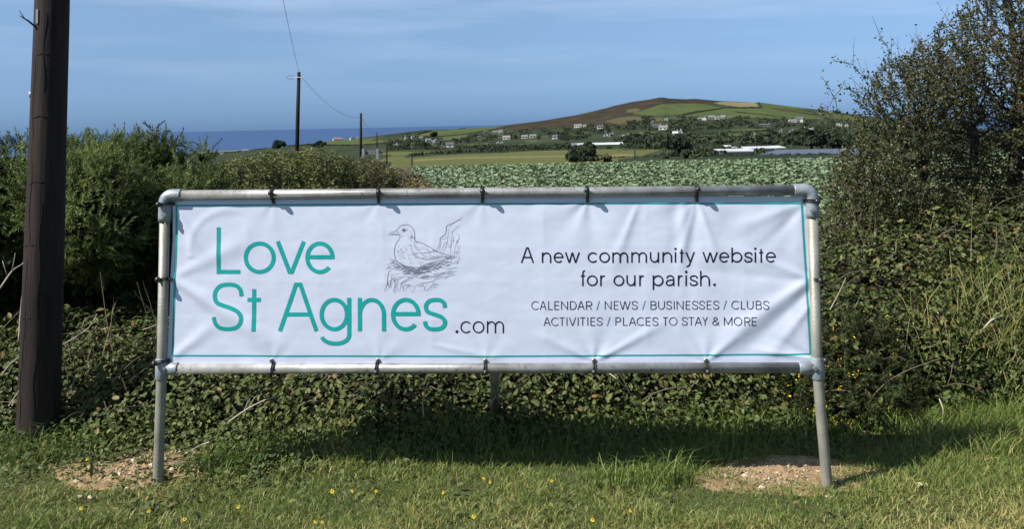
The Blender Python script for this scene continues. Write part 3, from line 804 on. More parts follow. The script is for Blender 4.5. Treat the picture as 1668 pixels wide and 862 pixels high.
# ------------------------------------------------------------------ the cabbage field
m_cab = tone_mat('cabbage_leaf', [(0, (0.043, 0.072, 0.032)), (.4, (0.099, 0.150, 0.073)), (.75, (0.167, 0.234, 0.123)), (1, (.22, .29, .175))], rough=.5, spec=.3, transl=.12)
def cabbage_template(seed, lite=False):
    g = np.random.default_rng(seed); s = Scat(); n = 11 if lite else 16
    for k in range(n):
        a = k * 2.4 + g.uniform(-.3, .3); L = g.uniform(.20, .32) * (1 if k < n * .7 else .7); up = g.uniform(.3, 1.0) if k < n * .7 else g.uniform(.9, 1.35); w = L * g.uniform(.17, .27)
        t = np.array([0, .55, 1.0]) if lite else np.array([0, .35, .7, 1.0]); m = len(t)
        if lite: w *= 1.2
        r = L * (t * math.cos(up) + .12 * t * t); z = L * (t * math.sin(up) * 1.15 - (.55 - .2 * math.sin(up)) * t ** 3 * g.uniform(.4, 1.1)) + .06
        ww = w * (np.array([.3, 1.0, .35]) if lite else np.array([.25, .85, 1.0, .35])); V = []
        tw = g.uniform(-.25, .25)
        for i in range(m):
            for q in (-1, 0, 1): V.append([r[i], q * ww[i], z[i] + abs(q) * .22 * ww[i] + q * tw * ww[i] + g.uniform(-.012, .012)])
        V = np.array(V); c, sn = math.cos(a), math.sin(a); V = V @ np.array([[c, sn, 0], [-sn, c, 0], [0, 0, 1]])
        F = [[i * 3 + j, i * 3 + 3 + j, i * 3 + 4 + j, i * 3 + 1 + j] for i in range(m - 1) for j in range(2)]
        tn = np.tile([0, .22, 0], m) + g.uniform(.28, .68); tn[-3:] += .05
        s.add(V, np.array(F), np.clip(tn, 0, 1))
    return np.vstack(s.V), np.vstack(s.F), np.concatenate(s.T)
CT = [cabbage_template(k) for k in range(8)]
spots = []
for i, Y in enumerate(np.arange(14.0, 57.4, .56)):
    for X in np.arange(-.02 * Y - 6.0, .66 * Y + 2, .52):
        x = X + (i % 2) * .26 + rng.normal(0, .05); y = Y + rng.normal(0, .06)
        px, py = to_px([x, y, -.8])
        if px < 668 + 5 * math.sin(y): continue
        spots.append((x, y, px, py))
spots = np.array(spots)
vis = (spots[:, 3] < 312) & (spots[:, 2] < 1345)
vis2 = vis & (spots[:, 2] < 1340)
order = np.argsort(np.where(vis2, spots[:, 1], 1e9))
ind = order[:290]; rest = np.setdiff1d(np.arange(len(spots)), ind)
CM = [np_mesh('cabbage_leaves', V, F, m_cab, tone=T, smooth=True) for V, F, T in CT]
m_stem = mat('cabbage_stem', (.16, .19, .10), .8)
sm = MB(); sm.tube([[0, 0, -.03], [0, 0, .12]], [.025, .03], 6); so = sm.build('stem', m_stem); SM = so.data; bpy.data.objects.remove(so)
for k in ind:
    x, y = spots[k, :2]
    o = bpy.data.objects.new('cabbage_plant', CM[k % 8]); o.location = (x, y, float(gz(x, y))); o.rotation_euler = (0, 0, rng.uniform(0, 6.28)); q = rng.uniform(.85, 1.2); o.scale = (q, q, q * rng.uniform(.9, 1.15))
    link(o); tag(o, 'blue green leafy cabbage plant in the front rows of the field seen over the banner', 'cabbage', 'cabbage plants in the front rows of the field')
CL = [cabbage_template(20 + k, True) for k in range(8)]
s = Scat()
for k in range(8):
    id_ = rest[rest % 8 == k]; V, F, T = CL[k]; N = len(id_)
    a = rng.uniform(0, 6.28, N); c, sn = np.cos(a), np.sin(a); z0 = np.zeros(N); z1 = np.ones(N)
    Fr = np.stack([np.stack([c, sn, z0], -1), np.stack([-sn, c, z0], -1), np.stack([z0, z0, z1], -1)], 1)
    pos = np.stack([spots[id_, 0], spots[id_, 1], gz(spots[id_, 0], spots[id_, 1])], -1)
    lv, lf, lt = scatter(V, F, pos, Fr, rng.uniform(.85, 1.2, N), np.zeros(N))
    s.add(lv, lf, np.clip(np.tile(T, N) + np.repeat(rng.normal(0, .07, N), len(T)), 0, 1))
o = s.build('cabbage_crop', m_cab, smooth=True); tag(o, 'rows of blue green cabbages filling the rest of the field', 'cabbages', kind='stuff')
# ------------------------------------------------------------------ the sign frame
m_galv = bpy.data.materials.new('galvanised_tube'); m_galv.use_nodes = True
n = m_galv.node_tree; p = n.nodes['Principled BSDF']
t = n.nodes.new('ShaderNodeTexCoord')
no = n.nodes.new('ShaderNodeTexNoise'); no.inputs['Scale'].default_value = 5; no.inputs['Detail'].default_value = 9; no.inputs['Roughness'].default_value = .72
n.links.new(t.outputs['Object'], no.inputs['Vector'])
r = n.nodes.new('ShaderNodeValToRGB')
r.color_ramp.elements[0].position = .33; r.color_ramp.elements[0].color = (.16, .155, .14, 1)
r.color_ramp.elements[1].position = .66; r.color_ramp.elements[1].color = (.40, .41, .41, 1)
e = r.color_ramp.elements.new(.5); e.color = (.28, .28, .265, 1)
n.links.new(no.outputs[0], r.inputs[0])
n2 = n.nodes.new('ShaderNodeTexNoise'); n2.inputs['Scale'].default_value = 42; n2.inputs['Detail'].default_value = 6; n2.inputs['Roughness'].default_value = .7
n.links.new(t.outputs['Object'], n2.inputs['Vector'])
r2 = n.nodes.new('ShaderNodeValToRGB'); r2.color_ramp.elements[0].position = .33; r2.color_ramp.elements[0].color = (.36, .33, .30, 1)
r2.color_ramp.elements[1].position = .43; r2.color_ramp.elements[1].color = (1, 1, 1, 1)
n.links.new(n2.outputs[0], r2.inputs[0])
mx = n.nodes.new('ShaderNodeMixRGB'); mx.blend_type = 'MULTIPLY'; mx.inputs[0].default_value = .85
n.links.new(r.outputs[0], mx.inputs[1]); n.links.new(r2.outputs[0], mx.inputs[2]); n.links.new(mx.outputs[0], p.inputs['Base Color'])
p.inputs['Metallic'].default_value = .45
p.inputs['Roughness'].default_value = .42
b = n.nodes.new('ShaderNodeBump'); b.inputs['Strength'].default_value = .3; b.inputs['Distance'].default_value = .003
n.links.new(n2.outputs[0], b.inputs['Height']); n.links.new(b.outputs[0], p.inputs['Normal'])
m_leg = mat('weathered_galvanised', (.31, .305, .255), .5, metal=.35, noise_scale=7, col2=(.20, .195, .165), bump=.2, bump_scale=120)
m_fit = mat('galvanised_fitting', (.27, .31, .335), .5, metal=.3, noise_amt=.22, noise_scale=30, bump=.15, bump_scale=90)
m_bolt = mat('bolt_steel', (.35, .35, .34), .4, metal=.7)
m_cord = mat('black_cord', (.012, .012, .014), .5, spec=.4)
m_ball = mat('black_plastic', (.018, .018, .020), .35, spec=.5)

Pt = 0.0228
LT = at(269, 318, LF[1] + .02); RT = at(1322, 309.5, RF[1] + .02)          # corner centres
LB = at(263.5, 601, LF[1] + .01); RB = at(1331, 599.5, RF[1] + .01)        # tee centres
LF3 = at(257, 792, LF[1]); RF3 = at(1348, 798, RF[1])
frame = empty('sign_frame', LF3)
tag(frame, 'grey galvanised tube frame standing on the verge holding the white banner', 'sign frame')
ex = unit((RT - LT)[None])[0]
def leg(foot, tee, top):
    mb = MB(); up = unit((top - foot)[None])[0]
    mb.tube([foot - up * .25, foot, tee, top - up * .055], Pt, 20); return mb.build('leg', m_leg, frame, smooth=True)
leg(LF3, LB, LT); leg(RF3, RB, RT)
mb = MB(); mb.tube([LT + ex * .05, LT + (RT - LT) * .33, LT + (RT - LT) * .66, RT - ex * .05], Pt, 20); mb.build('top_rail', m_galv, frame, smooth=True)
exb = unit((RB - LB)[None])[0]
mb = MB(); mb.tube([LB + exb * .04, (LB + RB) / 2, RB - exb * .04], Pt, 20); mb.build('bottom_rail', m_galv, frame, smooth=True)
def elbow(c, foot, side):
    up = unit((c - foot)[None])[0]; e = ex * side; mb = MB(); rr = .0285
    a = np.linspace(0, math.pi / 2, 9); q = .034
    arc = [c + e * q - up * q + (-e * math.cos(t) + up * math.sin(t)) * q for t in a]
    mb.tube([c - up * .122] + [c - up * .10] + arc + [c + e * .075, c + e * .078], [rr * .97] + [rr] * (len(arc) + 2) + [rr * .97], 20)
    f = mb.build('elbow_fitting', m_fit, frame, smooth=True)
    k = c - up * .088 + np.array([.012 * side, -.028, 0]); b = MB(); b.tube([k, k + [0, -.012, 0]], [.011, .010], 10); b.tube([k + [0, -.012, 0], k + [0, -.0135, 0]], [.006, .0055], 6); b.build('grub_screw', m_bolt, f)
elbow(LT, LF3, 1); elbow(RT, RF3, -1)
def tee(c, foot, top, side):
    up = unit((top - foot)[None])[0]; e = exb * side; mb = MB(); rr = .0285
    mb.tube([c - up * .046, c - up * .044, c + up * .044, c + up * .046], [rr * .96, rr, rr, rr * .96], 20)
    mb.tube([c + e * .010, c + e * .075, c + e * .078], [rr * .99, rr * .99, rr * .96], 20)
    f = mb.build('tee_fitting', m_fit, frame, smooth=True)
    k = c + up * .0 + np.array([.02 * side, -.029, .006]); b = MB(); b.tube([k, k + [0, -.008, 0]], [.010, .009], 10); b.build('grub_screw', m_bolt, f)
tee(LB, LF3, LT, 1); tee(RB, RF3, RT, -1)
# raking strut behind
s0 = at(806, 596, (LB[1] + RB[1]) / 2 + .05); s1 = at(806, 642, (LB[1] + RB[1]) / 2 + .42); sd = s1 - s0
mb = MB(); mb.tube([s0 + [0, 0, .05], s0 + sd * .5, s1, s1 + sd * .9], Pt * .95, 16); mb.build('back_strut', m_galv, frame, smooth=True)

# ------------------------------------------------------------------ the banner
BN = np.cross(ex, unit((LT - LB)[None])[0]); BN = unit(BN[None])[0]
if BN[1] > 0: BN = -BN                                                     # towards the road
BP0 = LB + BN * -.004
def on_banner(px, py):
    px = np.asarray(px, float); py = np.asarray(py, float)
    a = (px - PPX) / FPX; b = -(py - PPY) / FPX
    d = CF + a[..., None] * CR + b[..., None] * CU
    o = np.array([0, 0, EYE]); t = ((BP0 - o) @ BN) / (d @ BN)
    return o + d * t[..., None]
TOPE = [(446, 330), (617, 329), (786, 328), (957, 327), (1135, 326)]
BOTE = [(443, 588), (616, 588), (791, 588.5), (968, 588), (1150, 588)]
LEFE = [(284, 332), (281, 455), (276, 586.5)]
RIGE = [(1310, 327), (1321, 455), (1332, 584)]
def g1(x, s): return np.exp(-(x / s) ** 2)
def wr(px, py):
    """height of the cloth's folds (metres, towards the road)"""
    x = np.asarray(px, float); y = np.asarray(py, float); h = np.zeros(np.broadcast(x, y).shape)
    # soft vertical folds hanging from the top rail, strongest at the right
    w = .0028 * np.exp(-((y - 325) / 80)) * (.15 + .85 * sstep(820, 980, x)) * sstep(318, 345, y)
    ph = x / 27.0 + 2.2 * noise(x / 60, 0, 0, 31) + (y - 330) / 420 * (x - 1010) / 80
    h = h + w * np.sin(ph * 2.4) * (.5 + noise(x / 45, y / 200, 0, 32))
    for ex_, ey in TOPE + BOTE:
        dx, dy = x - ex_, y - ey; r = np.hypot(dx, dy) + 1e-3; th = np.arctan2(dx, np.abs(dy) + 2)
        k = .45 if ex_ < 800 else 1.0
        h = h + k * .0026 * np.exp(-r / 60) * (1 - np.exp(-r / 14)) * np.cos(th * 7 + ex_)
    # strong folds running from the right middle tie down to the left
    def fold(x0, y0, x1, y1, amp, wid, sgn=1):
        L = math.hypot(x1 - x0, y1 - y0); ux, uy = (x1 - x0) / L, (y1 - y0) / L
        al = (x - x0) * ux + (y - y0) * uy; pe = -(x - x0) * uy + (y - y0) * ux
        ww = wid * (.35 + .65 * np.clip(al / L, 0, 1.3)); f = sstep(-8, 25, al) * (1 - sstep(L * .65, L * 1.25, al))
        return amp * f * g1(pe, ww)
    h = h + fold(1323, 452, 1165, 565, .0100, 18) - fold(1326, 468, 1205, 580, .0065, 15) + fold(1326, 490, 1250, 585, .006, 12)
    h = h + fold(1321, 455, 1185, 400, .0050, 11) - fold(1321, 460, 1150, 440, .0040, 14) + fold(1318, 440, 1215, 345, .0040, 13)
    h = h + fold(1310, 330, 1200, 372, .0050, 12) - fold(1308, 338, 1235, 410, .0040, 12)
    h = h + fold(968, 590, 1075, 530, .0042, 9) + fold(968, 590, 880, 545, .0030, 9) + fold(1150, 590, 1215, 535, .0040, 9) + fold(1150, 590, 1100, 530, .0030, 9)
    h = h - fold(1332, 588, 1255, 548, .006, 9) + fold(1332, 586, 1230, 570, .0060, 6) + fold(1330, 575, 1290, 520, .005, 8)
    h = h + fold(281, 455, 470, 575, .0075, 20) - fold(281, 458, 400, 590, .0050, 18) + fold(281, 452, 420, 385, .0040, 18)
    h = h + fold(284, 332, 330, 420, .0050, 12) + fold(276, 587, 360, 520, .0040, 14)
    h = h + fold(700, 560, 830, 590, .0022, 9) + fold(1040, 330, 1000, 430, .0035, 10) + fold(1135, 328, 1105, 430, .0040, 9) + fold(1137, 328, 1175, 440, .0035, 9)
    # sharp little packing creases
    for cx, sl, am in [(622, .02, .0011), (706, -.01, .0010), (884, .02, .0012), (520, .0, .0006), (402, .02, .0007), (1052, .01, .0010), (1215, -.02, .0009)]:
        h = h + am * np.exp(-np.abs(x - cx - sl * (y - 330)) / 7) * (.3 + noise(y / 22, cx, 0, 33))
    for cy, am in [(402, .0005), (458, .0008), (520, .0006)]:
        h = h + am * np.exp(-np.abs(y - cy - 5 * (noise(x / 120, cy, 0, 35) - .5)) / 5) * (.2 + noise(x / 30, cy, 0, 34))
    h = h * (1 - .38 * sstep(1000, 1250, x))
    h = h + .0042 * (fbm(x / 90, y / 60, 0, 41, 3) - .5) + .0016 * (fbm(x / 24, y / 17, 0, 44, 3) - .5)
    ar = np.exp(-((np.hypot(x - 372, y - 405) - 62) / 6) ** 2) * sstep(400, 345, x + .3 * (y - 380)) * .0022
    h = h + ar * (y < 420)
    # the right hand edge curls in behind the leg
    h = h - .020 * sstep(1300, 1335, x - (y - 330) * .055) * (.4 + .6 * sstep(470, 560, y)) 
    h = h + .004 * np.sin((x - 280) / 1040 * math.pi) * np.sin((y - 326) / 262 * math.pi)
    return h
def cloth(px, py, off=0.0):
    return on_banner(px, py) + BN * (wr(px, py) + off)[..., None]
def xl(y): return np.interp(y, [318, 345, 390, 450, 500, 593], [279.5, 281.5, 281.5, 277.5, 276.5, 271.5])
def xr(y): return np.interp(y, [318, 345, 380, 455, 520, 593], [1308, 1314.5, 1317.5, 1324.5, 1329, 1336])
def yt(x):
    s = np.interp(x, [276, 500, 800, 1000, 1200, 1310], [323.5, 322.5, 321, 320, 319.5, 320.5])
    for ex_, ey in TOPE: s = s - .8 * np.exp(-((x - ex_) / 30) ** 2)
    return s
def yb(x):
    s = np.interp(x, [270, 600, 1000, 1340], [592.6, 592.8, 593.4, 592.0])
    for ex_, ey in BOTE: s = s + .7 * np.exp(-((x - ex_) / 30) ** 2)
    return s
m_ban = mat('white_pvc', (.515, .56, .685), .45, spec=.35)
NS, NT = 380, 100
S_, T_ = np.meshgrid(np.linspace(0, 1, NS), np.linspace(0, 1, NT))
yy = 325 + T_ * 267; xx = xl(yy) + S_ * (xr(yy) - xl(yy)); yy = yt(xx) + T_ * (yb(xx) - yt(xx)); xx = xl(yy) + S_ * (xr(yy) - xl(yy))
ii = (np.arange(NT - 1)[:, None] * NS + np.arange(NS - 1)[None]).reshape(-1)
Fb = np.stack([ii, ii + 1, ii + NS + 1, ii + NS], -1)
banner = np_obj('banner', cloth(xx, yy).reshape(-1, 3), Fb, m_ban, origin=LB, smooth=True)
tag(banner, 'white community website banner with teal lettering and a drawn gull, tied in the tube frame', 'banner')

m_teal = mat('teal_print', (.008, .30, .285), .45, spec=.3)
m_navy = mat('navy_print', (.012, .013, .026), .45, spec=.3)
m_slash = mat('blue_print', (.05, .14, .25), .45, spec=.3)
m_ink = mat('ink_print', (.14, .15, .185), .5, spec=.2)

class Ink:
    """flat strokes printed on the cloth, given in photo pixels"""
    def __init__(s): s.V = []; s.F = []; s.n = 0; s.k = 0
    def stroke(s, pts, w, closed=False, step=3.5, taper=False):
        P = np.asarray(pts, float)
        if closed: P = np.vstack([P, P[:1]])
        out = [P[0]]; corner = [True]
        for a, b in zip(P[:-1], P[1:]):
            L = np.linalg.norm(b - a); m = max(1, int(math.ceil(L / step)))
            for i in range(1, m + 1): out.append(a + (b - a) * i / m)
        Q = np.array(out); keep = np.r_[True, np.linalg.norm(np.diff(Q, axis=0), axis=1) > 1e-6]; Q = Q[keep]
        if len(Q) < 2: return
        D = np.diff(Q, axis=0); D /= np.linalg.norm(D, axis=1)[:, None]
        if closed: d0 = np.vstack([D[-1:], D]); d1 = np.vstack([D, D[:1]])
        else: d0 = np.vstack([D[:1], D]); d1 = np.vstack([D, D[-1:]])
        N0 = np.stack([-d0[:, 1], d0[:, 0]], -1); N1 = np.stack([-d1[:, 1], d1[:, 0]], -1)
        Nm = N0 + N1; Nm /= np.linalg.norm(Nm, axis=1)[:, None] + 1e-9
        c = np.clip(np.sum(Nm * N0, 1), .35, 1); o = Nm / c[:, None] * w / 2
        if taper: o = o * (.35 + .65 * np.sin(np.linspace(.25, math.pi - .1, len(Q))))[:, None]
        s._put(np.stack([Q + o, Q, Q - o], 1).reshape(-1, 2), [[3 * i + j, 3 * i + 1 + j, 3 * i + 4 + j, 3 * i + 3 + j] for i in range(len(Q) - 1) for j in (0, 1)])
    def disc(s, c, r, n=16):
        a = np.linspace(0, 2 * np.pi, n, endpoint=False)
        r = np.broadcast_to(np.asarray(r, float), (2,))
        V = np.vstack([[c], np.stack([c[0] + r[0] * np.cos(a), c[1] + r[1] * np.sin(a)], -1)])
        s._put(V, [[0, 1 + (2 * i + 2) % n, 1 + (2 * i + 1) % n, 1 + 2 * i] for i in range(n // 2)])
    def _put(s, V, F):
        off = .0009 + .00004 * (s.k % 12); s.k += 1
        s.V.append(cloth(V[:, 0], V[:, 1], off)); s.F.append(np.asarray(F) + s.n); s.n += len(V)
    def build(s, name, m): return np_obj(name, np.vstack(s.V), np.vstack(s.F), m, banner)

# border line
bl = Ink()
bx0 = lambda y: float(np.interp(y, [335, 400, 455, 578], [288.0, 287.0, 285.0, 281.0]))
bx1 = lambda y: float(np.interp(y, [335, 380, 455, 520, 578], [1306.0, 1308.5, 1313.5, 1317.0, 1320.5]))
ysl = np.linspace(333.5, 579.5, 60)
top = [(x, float(np.interp(x, [287, 600, 900, 1306], [334.8, 332.8, 331.6, 331.2]))) for x in np.linspace(288, 1306, 200)]
bot = [(x, float(np.interp(x, [281, 800, 1321], [579.6, 580.8, 577.4]))) for x in np.linspace(281, 1320.5, 200)]
bl.stroke(top, 2.6); bl.stroke(bot, 2.6)
bl.stroke([(bx0(y), y) for y in ysl], 3.0); bl.stroke([(bx1(y), y) for y in np.linspace(330, 578.7, 60)], 3.2)
bl.build('border_line', m_teal)

# ---- lettering: one-line glyphs, x and y run 0..1 inside each letter's box
def arc(cx, cy, rx, ry, a0, a1, n=22):
    a = np.radians(np.linspace(a0, a1, n)); return list(zip(cx + rx * np.cos(a), cy + ry * np.sin(a)))
def spl(*pts, n=6):
    P = np.array(pts, float); P = np.vstack([2 * P[0] - P[1], P, 2 * P[-1] - P[-2]]); out = []
    for i in range(1, len(P) - 2):
        for t in np.linspace(0, 1, n, endpoint=False):
            a, b, c, d = P[i - 1:i + 3]
            out.append(.5 * ((2 * b) + (-a + c) * t + (2 * a - 5 * b + 4 * c - d) * t * t + (-a + 3 * b - 3 * c + d) * t ** 3))
    out.append(P[-2]); return [tuple(q) for q in out]
O_ = ('ring', .5, .5, .5, .5)
SS = spl((1, .735), (.955, .88), (.80, .975), (.52, 1.0), (.24, .965), (.075, .85), (.05, .72), (.13, .60), (.34, .535), (.62, .475), (.88, .385), (1.0, .255), (.95, .12), (.78, .03), (.48, 0), (.20, .03), (.05, .13), (0, .27))
Ss = SS
GL = {
 'L': [[(0, 2.06), (0, 0), (1, 0)]], 'o': [O_], 'O': [('ring', .5, 1.0, .5, 1.0)],
 'v': [[(0, 1.06), (.455, 0), (.545, 0), (1, 1.06)]], 'V': [[(0, 2.06), (.46, 0), (.54, 0), (1, 2.06)]],
 'e': [[(.04, .52), (.97, .52)], arc(.5, .5, .5, .5, -5, 318, 40)],
 'S': [[(x, y * 2) for x, y in SS]], 's': [Ss],
 't': [[(.5, 1.7), (.5, -.06)], [(0, 1), (1, 1)]],
 'A': [[(0, -.06), (.44, 2.0), (.56, 2.0), (1, -.06)], [(.17, .66), (.83, .66)]],
 'g': [('ring', .46, .5, .46, .5), [(1, 1.06), (1, -.25)] + arc(.5, -.42, .5, .58, 0, -168, 24)],
 'n': [[(0, 1.06), (0, -.06)], arc(.5, .5, .5, .5, 180, 0, 22) + [(1, -.06)]],
 'h': [[(0, 2), (0, -.06)], arc(.5, .5, .5, .5, 180, 0, 22) + [(1, -.06)]],
 'm': [[(0, 1.06), (0, -.06)], arc(.25, .58, .25, .42, 180, 0, 18) + [(.5, -.06)], arc(.75, .58, .25, .42, 180, 0, 18) + [(1, -.06)]],
 'u': [[(1, 1.06), (1, -.06)], [(0, 1.06)] + arc(.5, .5, .5, .5, 180, 360, 22)],
 'c': [arc(.56, .5, .56, .5, 42, 318, 34)], 'C': [arc(.56, 1.0, .56, 1.0, 44, 316, 34)],
 'w': [[(0, 1.06), (.25, 0), (.29, 0), (.48, .98), (.52, .98), (.71, 0), (.75, 0), (1, 1.06)]], 'W': [[(0, 2.06), (.25, 0), (.29, 0), (.48, 1.98), (.52, 1.98), (.71, 0), (.75, 0), (1, 2.06)]],
 'i': [[(.5, 1.06), (.5, -.06)], ('dot', .5, 1.78)], 'y': [[(0, 1.06), (.52, -.02)], [(1, 1.06), (.45, -.55), (.35, -.85), (.22, -.98), (.05, -1.0)]],
 'f': [[(1, 2.0), (.80, 2.0), (.60, 1.88), (.50, 1.6), (.48, 1.3), (.48, -.06)], [(0, 1.0), (1, 1.0)]],
 'r': [[(0, 1.06), (0, -.06)], [(0, .5), (.08, .74), (.28, .93), (.58, 1.0), (1, .97)]],
 'p': [[(0, 1.06), (0, -1)], ('ring', .5, .5, .5, .5)], 'b': [[(0, 2), (0, -.06)], ('ring', .5, .5, .5, .5)],
 'a': [spl((.06, .72), (.16, .90), (.38, 1.0), (.62, 1.0), (.84, .90), (.94, .70), (.95, .5)) + [(.95, -.06)], spl((.95, .56), (.60, .56), (.22, .50), (.03, .34), (.02, .20), (.14, .05), (.36, 0), (.62, .03), (.84, .16), (.95, .36))],
 'E': [[(1, 2), (0, 2), (0, 0), (1, 0)], [(0, 1.02), (.92, 1.02)]], 'N': [[(0, -.06), (0, 2.0), (1, 0.0), (1, 2.06)]],
 'D': [[(0, 0), (0, 2), (.42, 2)] + arc(.42, 1.0, .58, 1.0, 90, -90, 24) + [(0, 0)]],
 'R': [[(0, -.06), (0, 2), (.55, 2)] + arc(.55, 1.47, .45, .53, 90, -90, 18) + [(0, .94)], [(.52, .94), (1, -.06)]],
 'P': [[(0, -.06), (0, 2), (.55, 2)] + arc(.55, 1.44, .45, .56, 90, -90, 18) + [(0, .88)]],
 'B': [[(0, 0), (0, 2), (.55, 2)] + arc(.55, 1.53, .38, .47, 90, -90, 16) + [(0, 1.06)], [(.5, 1.06)] + arc(.58, .53, .42, .53, 90, -90, 16) + [(0, 0)]],
 'U': [[(0, 2.06), (0, .8)] + arc(.5, .78, .5, .78, 180, 360, 24) + [(1, 2.06)]],
 'I': [[(.5, 2.06), (.5, -.06)]], 'T': [[(0, 2), (1, 2)], [(.5, 2), (.5, -.06)]], 'Y': [[(0, 2.06), (.5, 1.0), (1, 2.06)], [(.5, 1.0), (.5, -.06)]],
 'M': [[(0, -.06), (0, 2.0), (.5, .25), (1, 2.0), (1, -.06)]], '/': [[(0, -.12), (1, 2.1)]],
 '&': [spl((1, -.03), (.66, .50), (.34, 1.12), (.20, 1.50), (.25, 1.82), (.42, 2.0), (.58, 1.96), (.70, 1.78), (.68, 1.50), (.50, 1.22), (.20, .95), (.04, .68), (.04, .36), (.18, .08), (.40, 0), (.62, .10), (.82, .42), (.94, .92))],
 '.': [('dot', .5, .12)],
}
def letters(name, items, base, xt, cap, desc, w, m, base1=None, dotr=None):
    """items: (char, x0, x1) in photo pixels; base/xt/cap/desc: photo rows of baseline, x-height, ascender, descender"""
    ink = Ink(); sl = Ink(); xa, xb = items[0][1], items[-1][2]
    for ch, x0, x1 in items:
        dy = 0 if base1 is None else (base1 - base) * ((x0 + x1) / 2 - xa) / (xb - xa)
        def mp_(q):
            x, y = q
            if ch in 'Iil' : X = (x0 + x1) / 2
            else: X = x0 + w / 2 + x * (x1 - x0 - w)
            capital = ch.isupper() or ch in '/&'
            b = base - w / 2; c = cap + w / 2; xx_ = xt + w / 2; d = desc - w / 2
            if capital and y > 2: Y = c - w / 2 * (y - 2) / .06
            elif capital and y < 0: Y = b + w / 2 * (-y / .06)
            elif capital: Y = b + (c - b) * y / 2
            elif 1 < y < 1.1: Y = xx_ - w / 2 * (y - 1) / .06
            elif y > 1: Y = xx_ + (c - xx_) * (y - 1)
            elif y >= 0: Y = b + (xx_ - b) * y
            else: Y = b + (d - b) * (-y) if y < -.1 else b - (xx_ - b) * 0 + w * .5 * (-y / .06 if y < 0 else 0)
            return (X, Y + dy)
        tgt = sl if ch == '/' else ink
        for st in GL[ch]:
            if isinstance(st, tuple) and st[0] == 'ring':
                a = np.linspace(0, 2 * np.pi, 44, endpoint=False)
                tgt.stroke([mp_((st[1] + st[3] * math.cos(q), st[2] + st[4] * math.sin(q))) for q in a], w, closed=True)
            elif isinstance(st, tuple) and st[0] == 'dot':
                X, Y = mp_((st[1], st[2])); rr_ = dotr or w * .62
                if ch == '.': Y = base + dy - rr_
                tgt.disc((X, Y), rr_)
            else: tgt.stroke([mp_(q) for q in st], w)
    o = ink.build(name, m)
    if sl.n: sl.build('slash_marks', m_slash)
    return o
letters('lettering', [('L', 352.9, 394.9), ('o', 397, 449.2), ('v', 449.2, 498.2), ('e', 497.4, 545.1)], 446.2, 393.2, 370.2, 470, 6.6, m_teal)
letters('lettering', [('S', 345, 397), ('t', 400.1, 428.2), ('A', 452.9, 518.9), ('g', 520.8, 572.2), ('n', 583, 628.8), ('e', 636.9, 685.2), ('s', 689, 728.2)], 539.6, 485.0, 460.2, 563.3, 6.6, m_teal)
letters('lettering', [('.', 741.9, 746.8), ('c', 750, 767.2), ('o', 770, 789), ('m', 793, 820.9)], 543.0, 523.2, 514, 550, 2.2, m_navy, dotr=2.5)
letters('lettering', [('A', 848.3, 869.9), ('n', 882.5, 898), ('e', 901.7, 917.8), ('w', 920, 944.6), ('c', 957, 973), ('o', 975.9, 993.4), ('m', 997, 1023), ('m', 1028, 1053.7), ('u', 1058.3, 1073.4), ('n', 1078.7, 1094.8), ('i', 1098, 1102), ('t', 1105.6, 1114), ('y', 1116, 1131.8),
    ('w', 1143.8, 1168.9), ('e', 1171, 1187.5), ('b', 1191, 1208.9), ('s', 1211.6, 1225.4), ('i', 1228, 1232), ('t', 1235, 1244), ('e', 1247, 1263.7)], 428.2, 410.9, 402.6, 435.8, 2.4, m_navy, base1=427.6, dotr=2.0)
letters('lettering', [('f', 944.9, 954), ('o', 955.8, 973.6), ('r', 977.4, 986.4), ('o', 999, 1016.7), ('u', 1020, 1035), ('r', 1040.9, 1049.4), ('p', 1062.8, 1080.6), ('a', 1084, 1099), ('r', 1103.8, 1112.7), ('i', 1115.5, 1119.5), ('s', 1123, 1136.5), ('h', 1140, 1156.2), ('.', 1161, 1166.2)], 466.0, 448.3, 439.9, 473.2, 2.4, m_navy, dotr=2.2)
letters('lettering', [('C', 865.6, 878.2), ('A', 879.2, 890), ('L', 893, 900.8), ('E', 903, 911.3), ('N', 914, 924.9), ('D', 928.3, 939), ('A', 940.6, 951.9), ('R', 954.5, 964.2), ('/', 971.3, 976.9), ('N', 985, 995.9), ('E', 999.7, 1007.6), ('W', 1009, 1027), ('S', 1028.8, 1038.5), ('/', 1045.9, 1051.5),
    ('B', 1059.4, 1069.3), ('U', 1071.8, 1082.5), ('S', 1085, 1094.2), ('I', 1097.2, 1098.8), ('N', 1101.9, 1113), ('E', 1116.7, 1124.6), ('S', 1127, 1136.9), ('S', 1138.5, 1148), ('E', 1151, 1159.3), ('S', 1161.4, 1171.3), ('/', 1178, 1183.8), ('C', 1191.3, 1204.2), ('L', 1206.7, 1214.7), ('U', 1216.4, 1227), ('B', 1230.7, 1240.4), ('S', 1242.6, 1252.1)], 504.7, 497, 490.6, 506, 1.2, m_navy, base1=504.1)
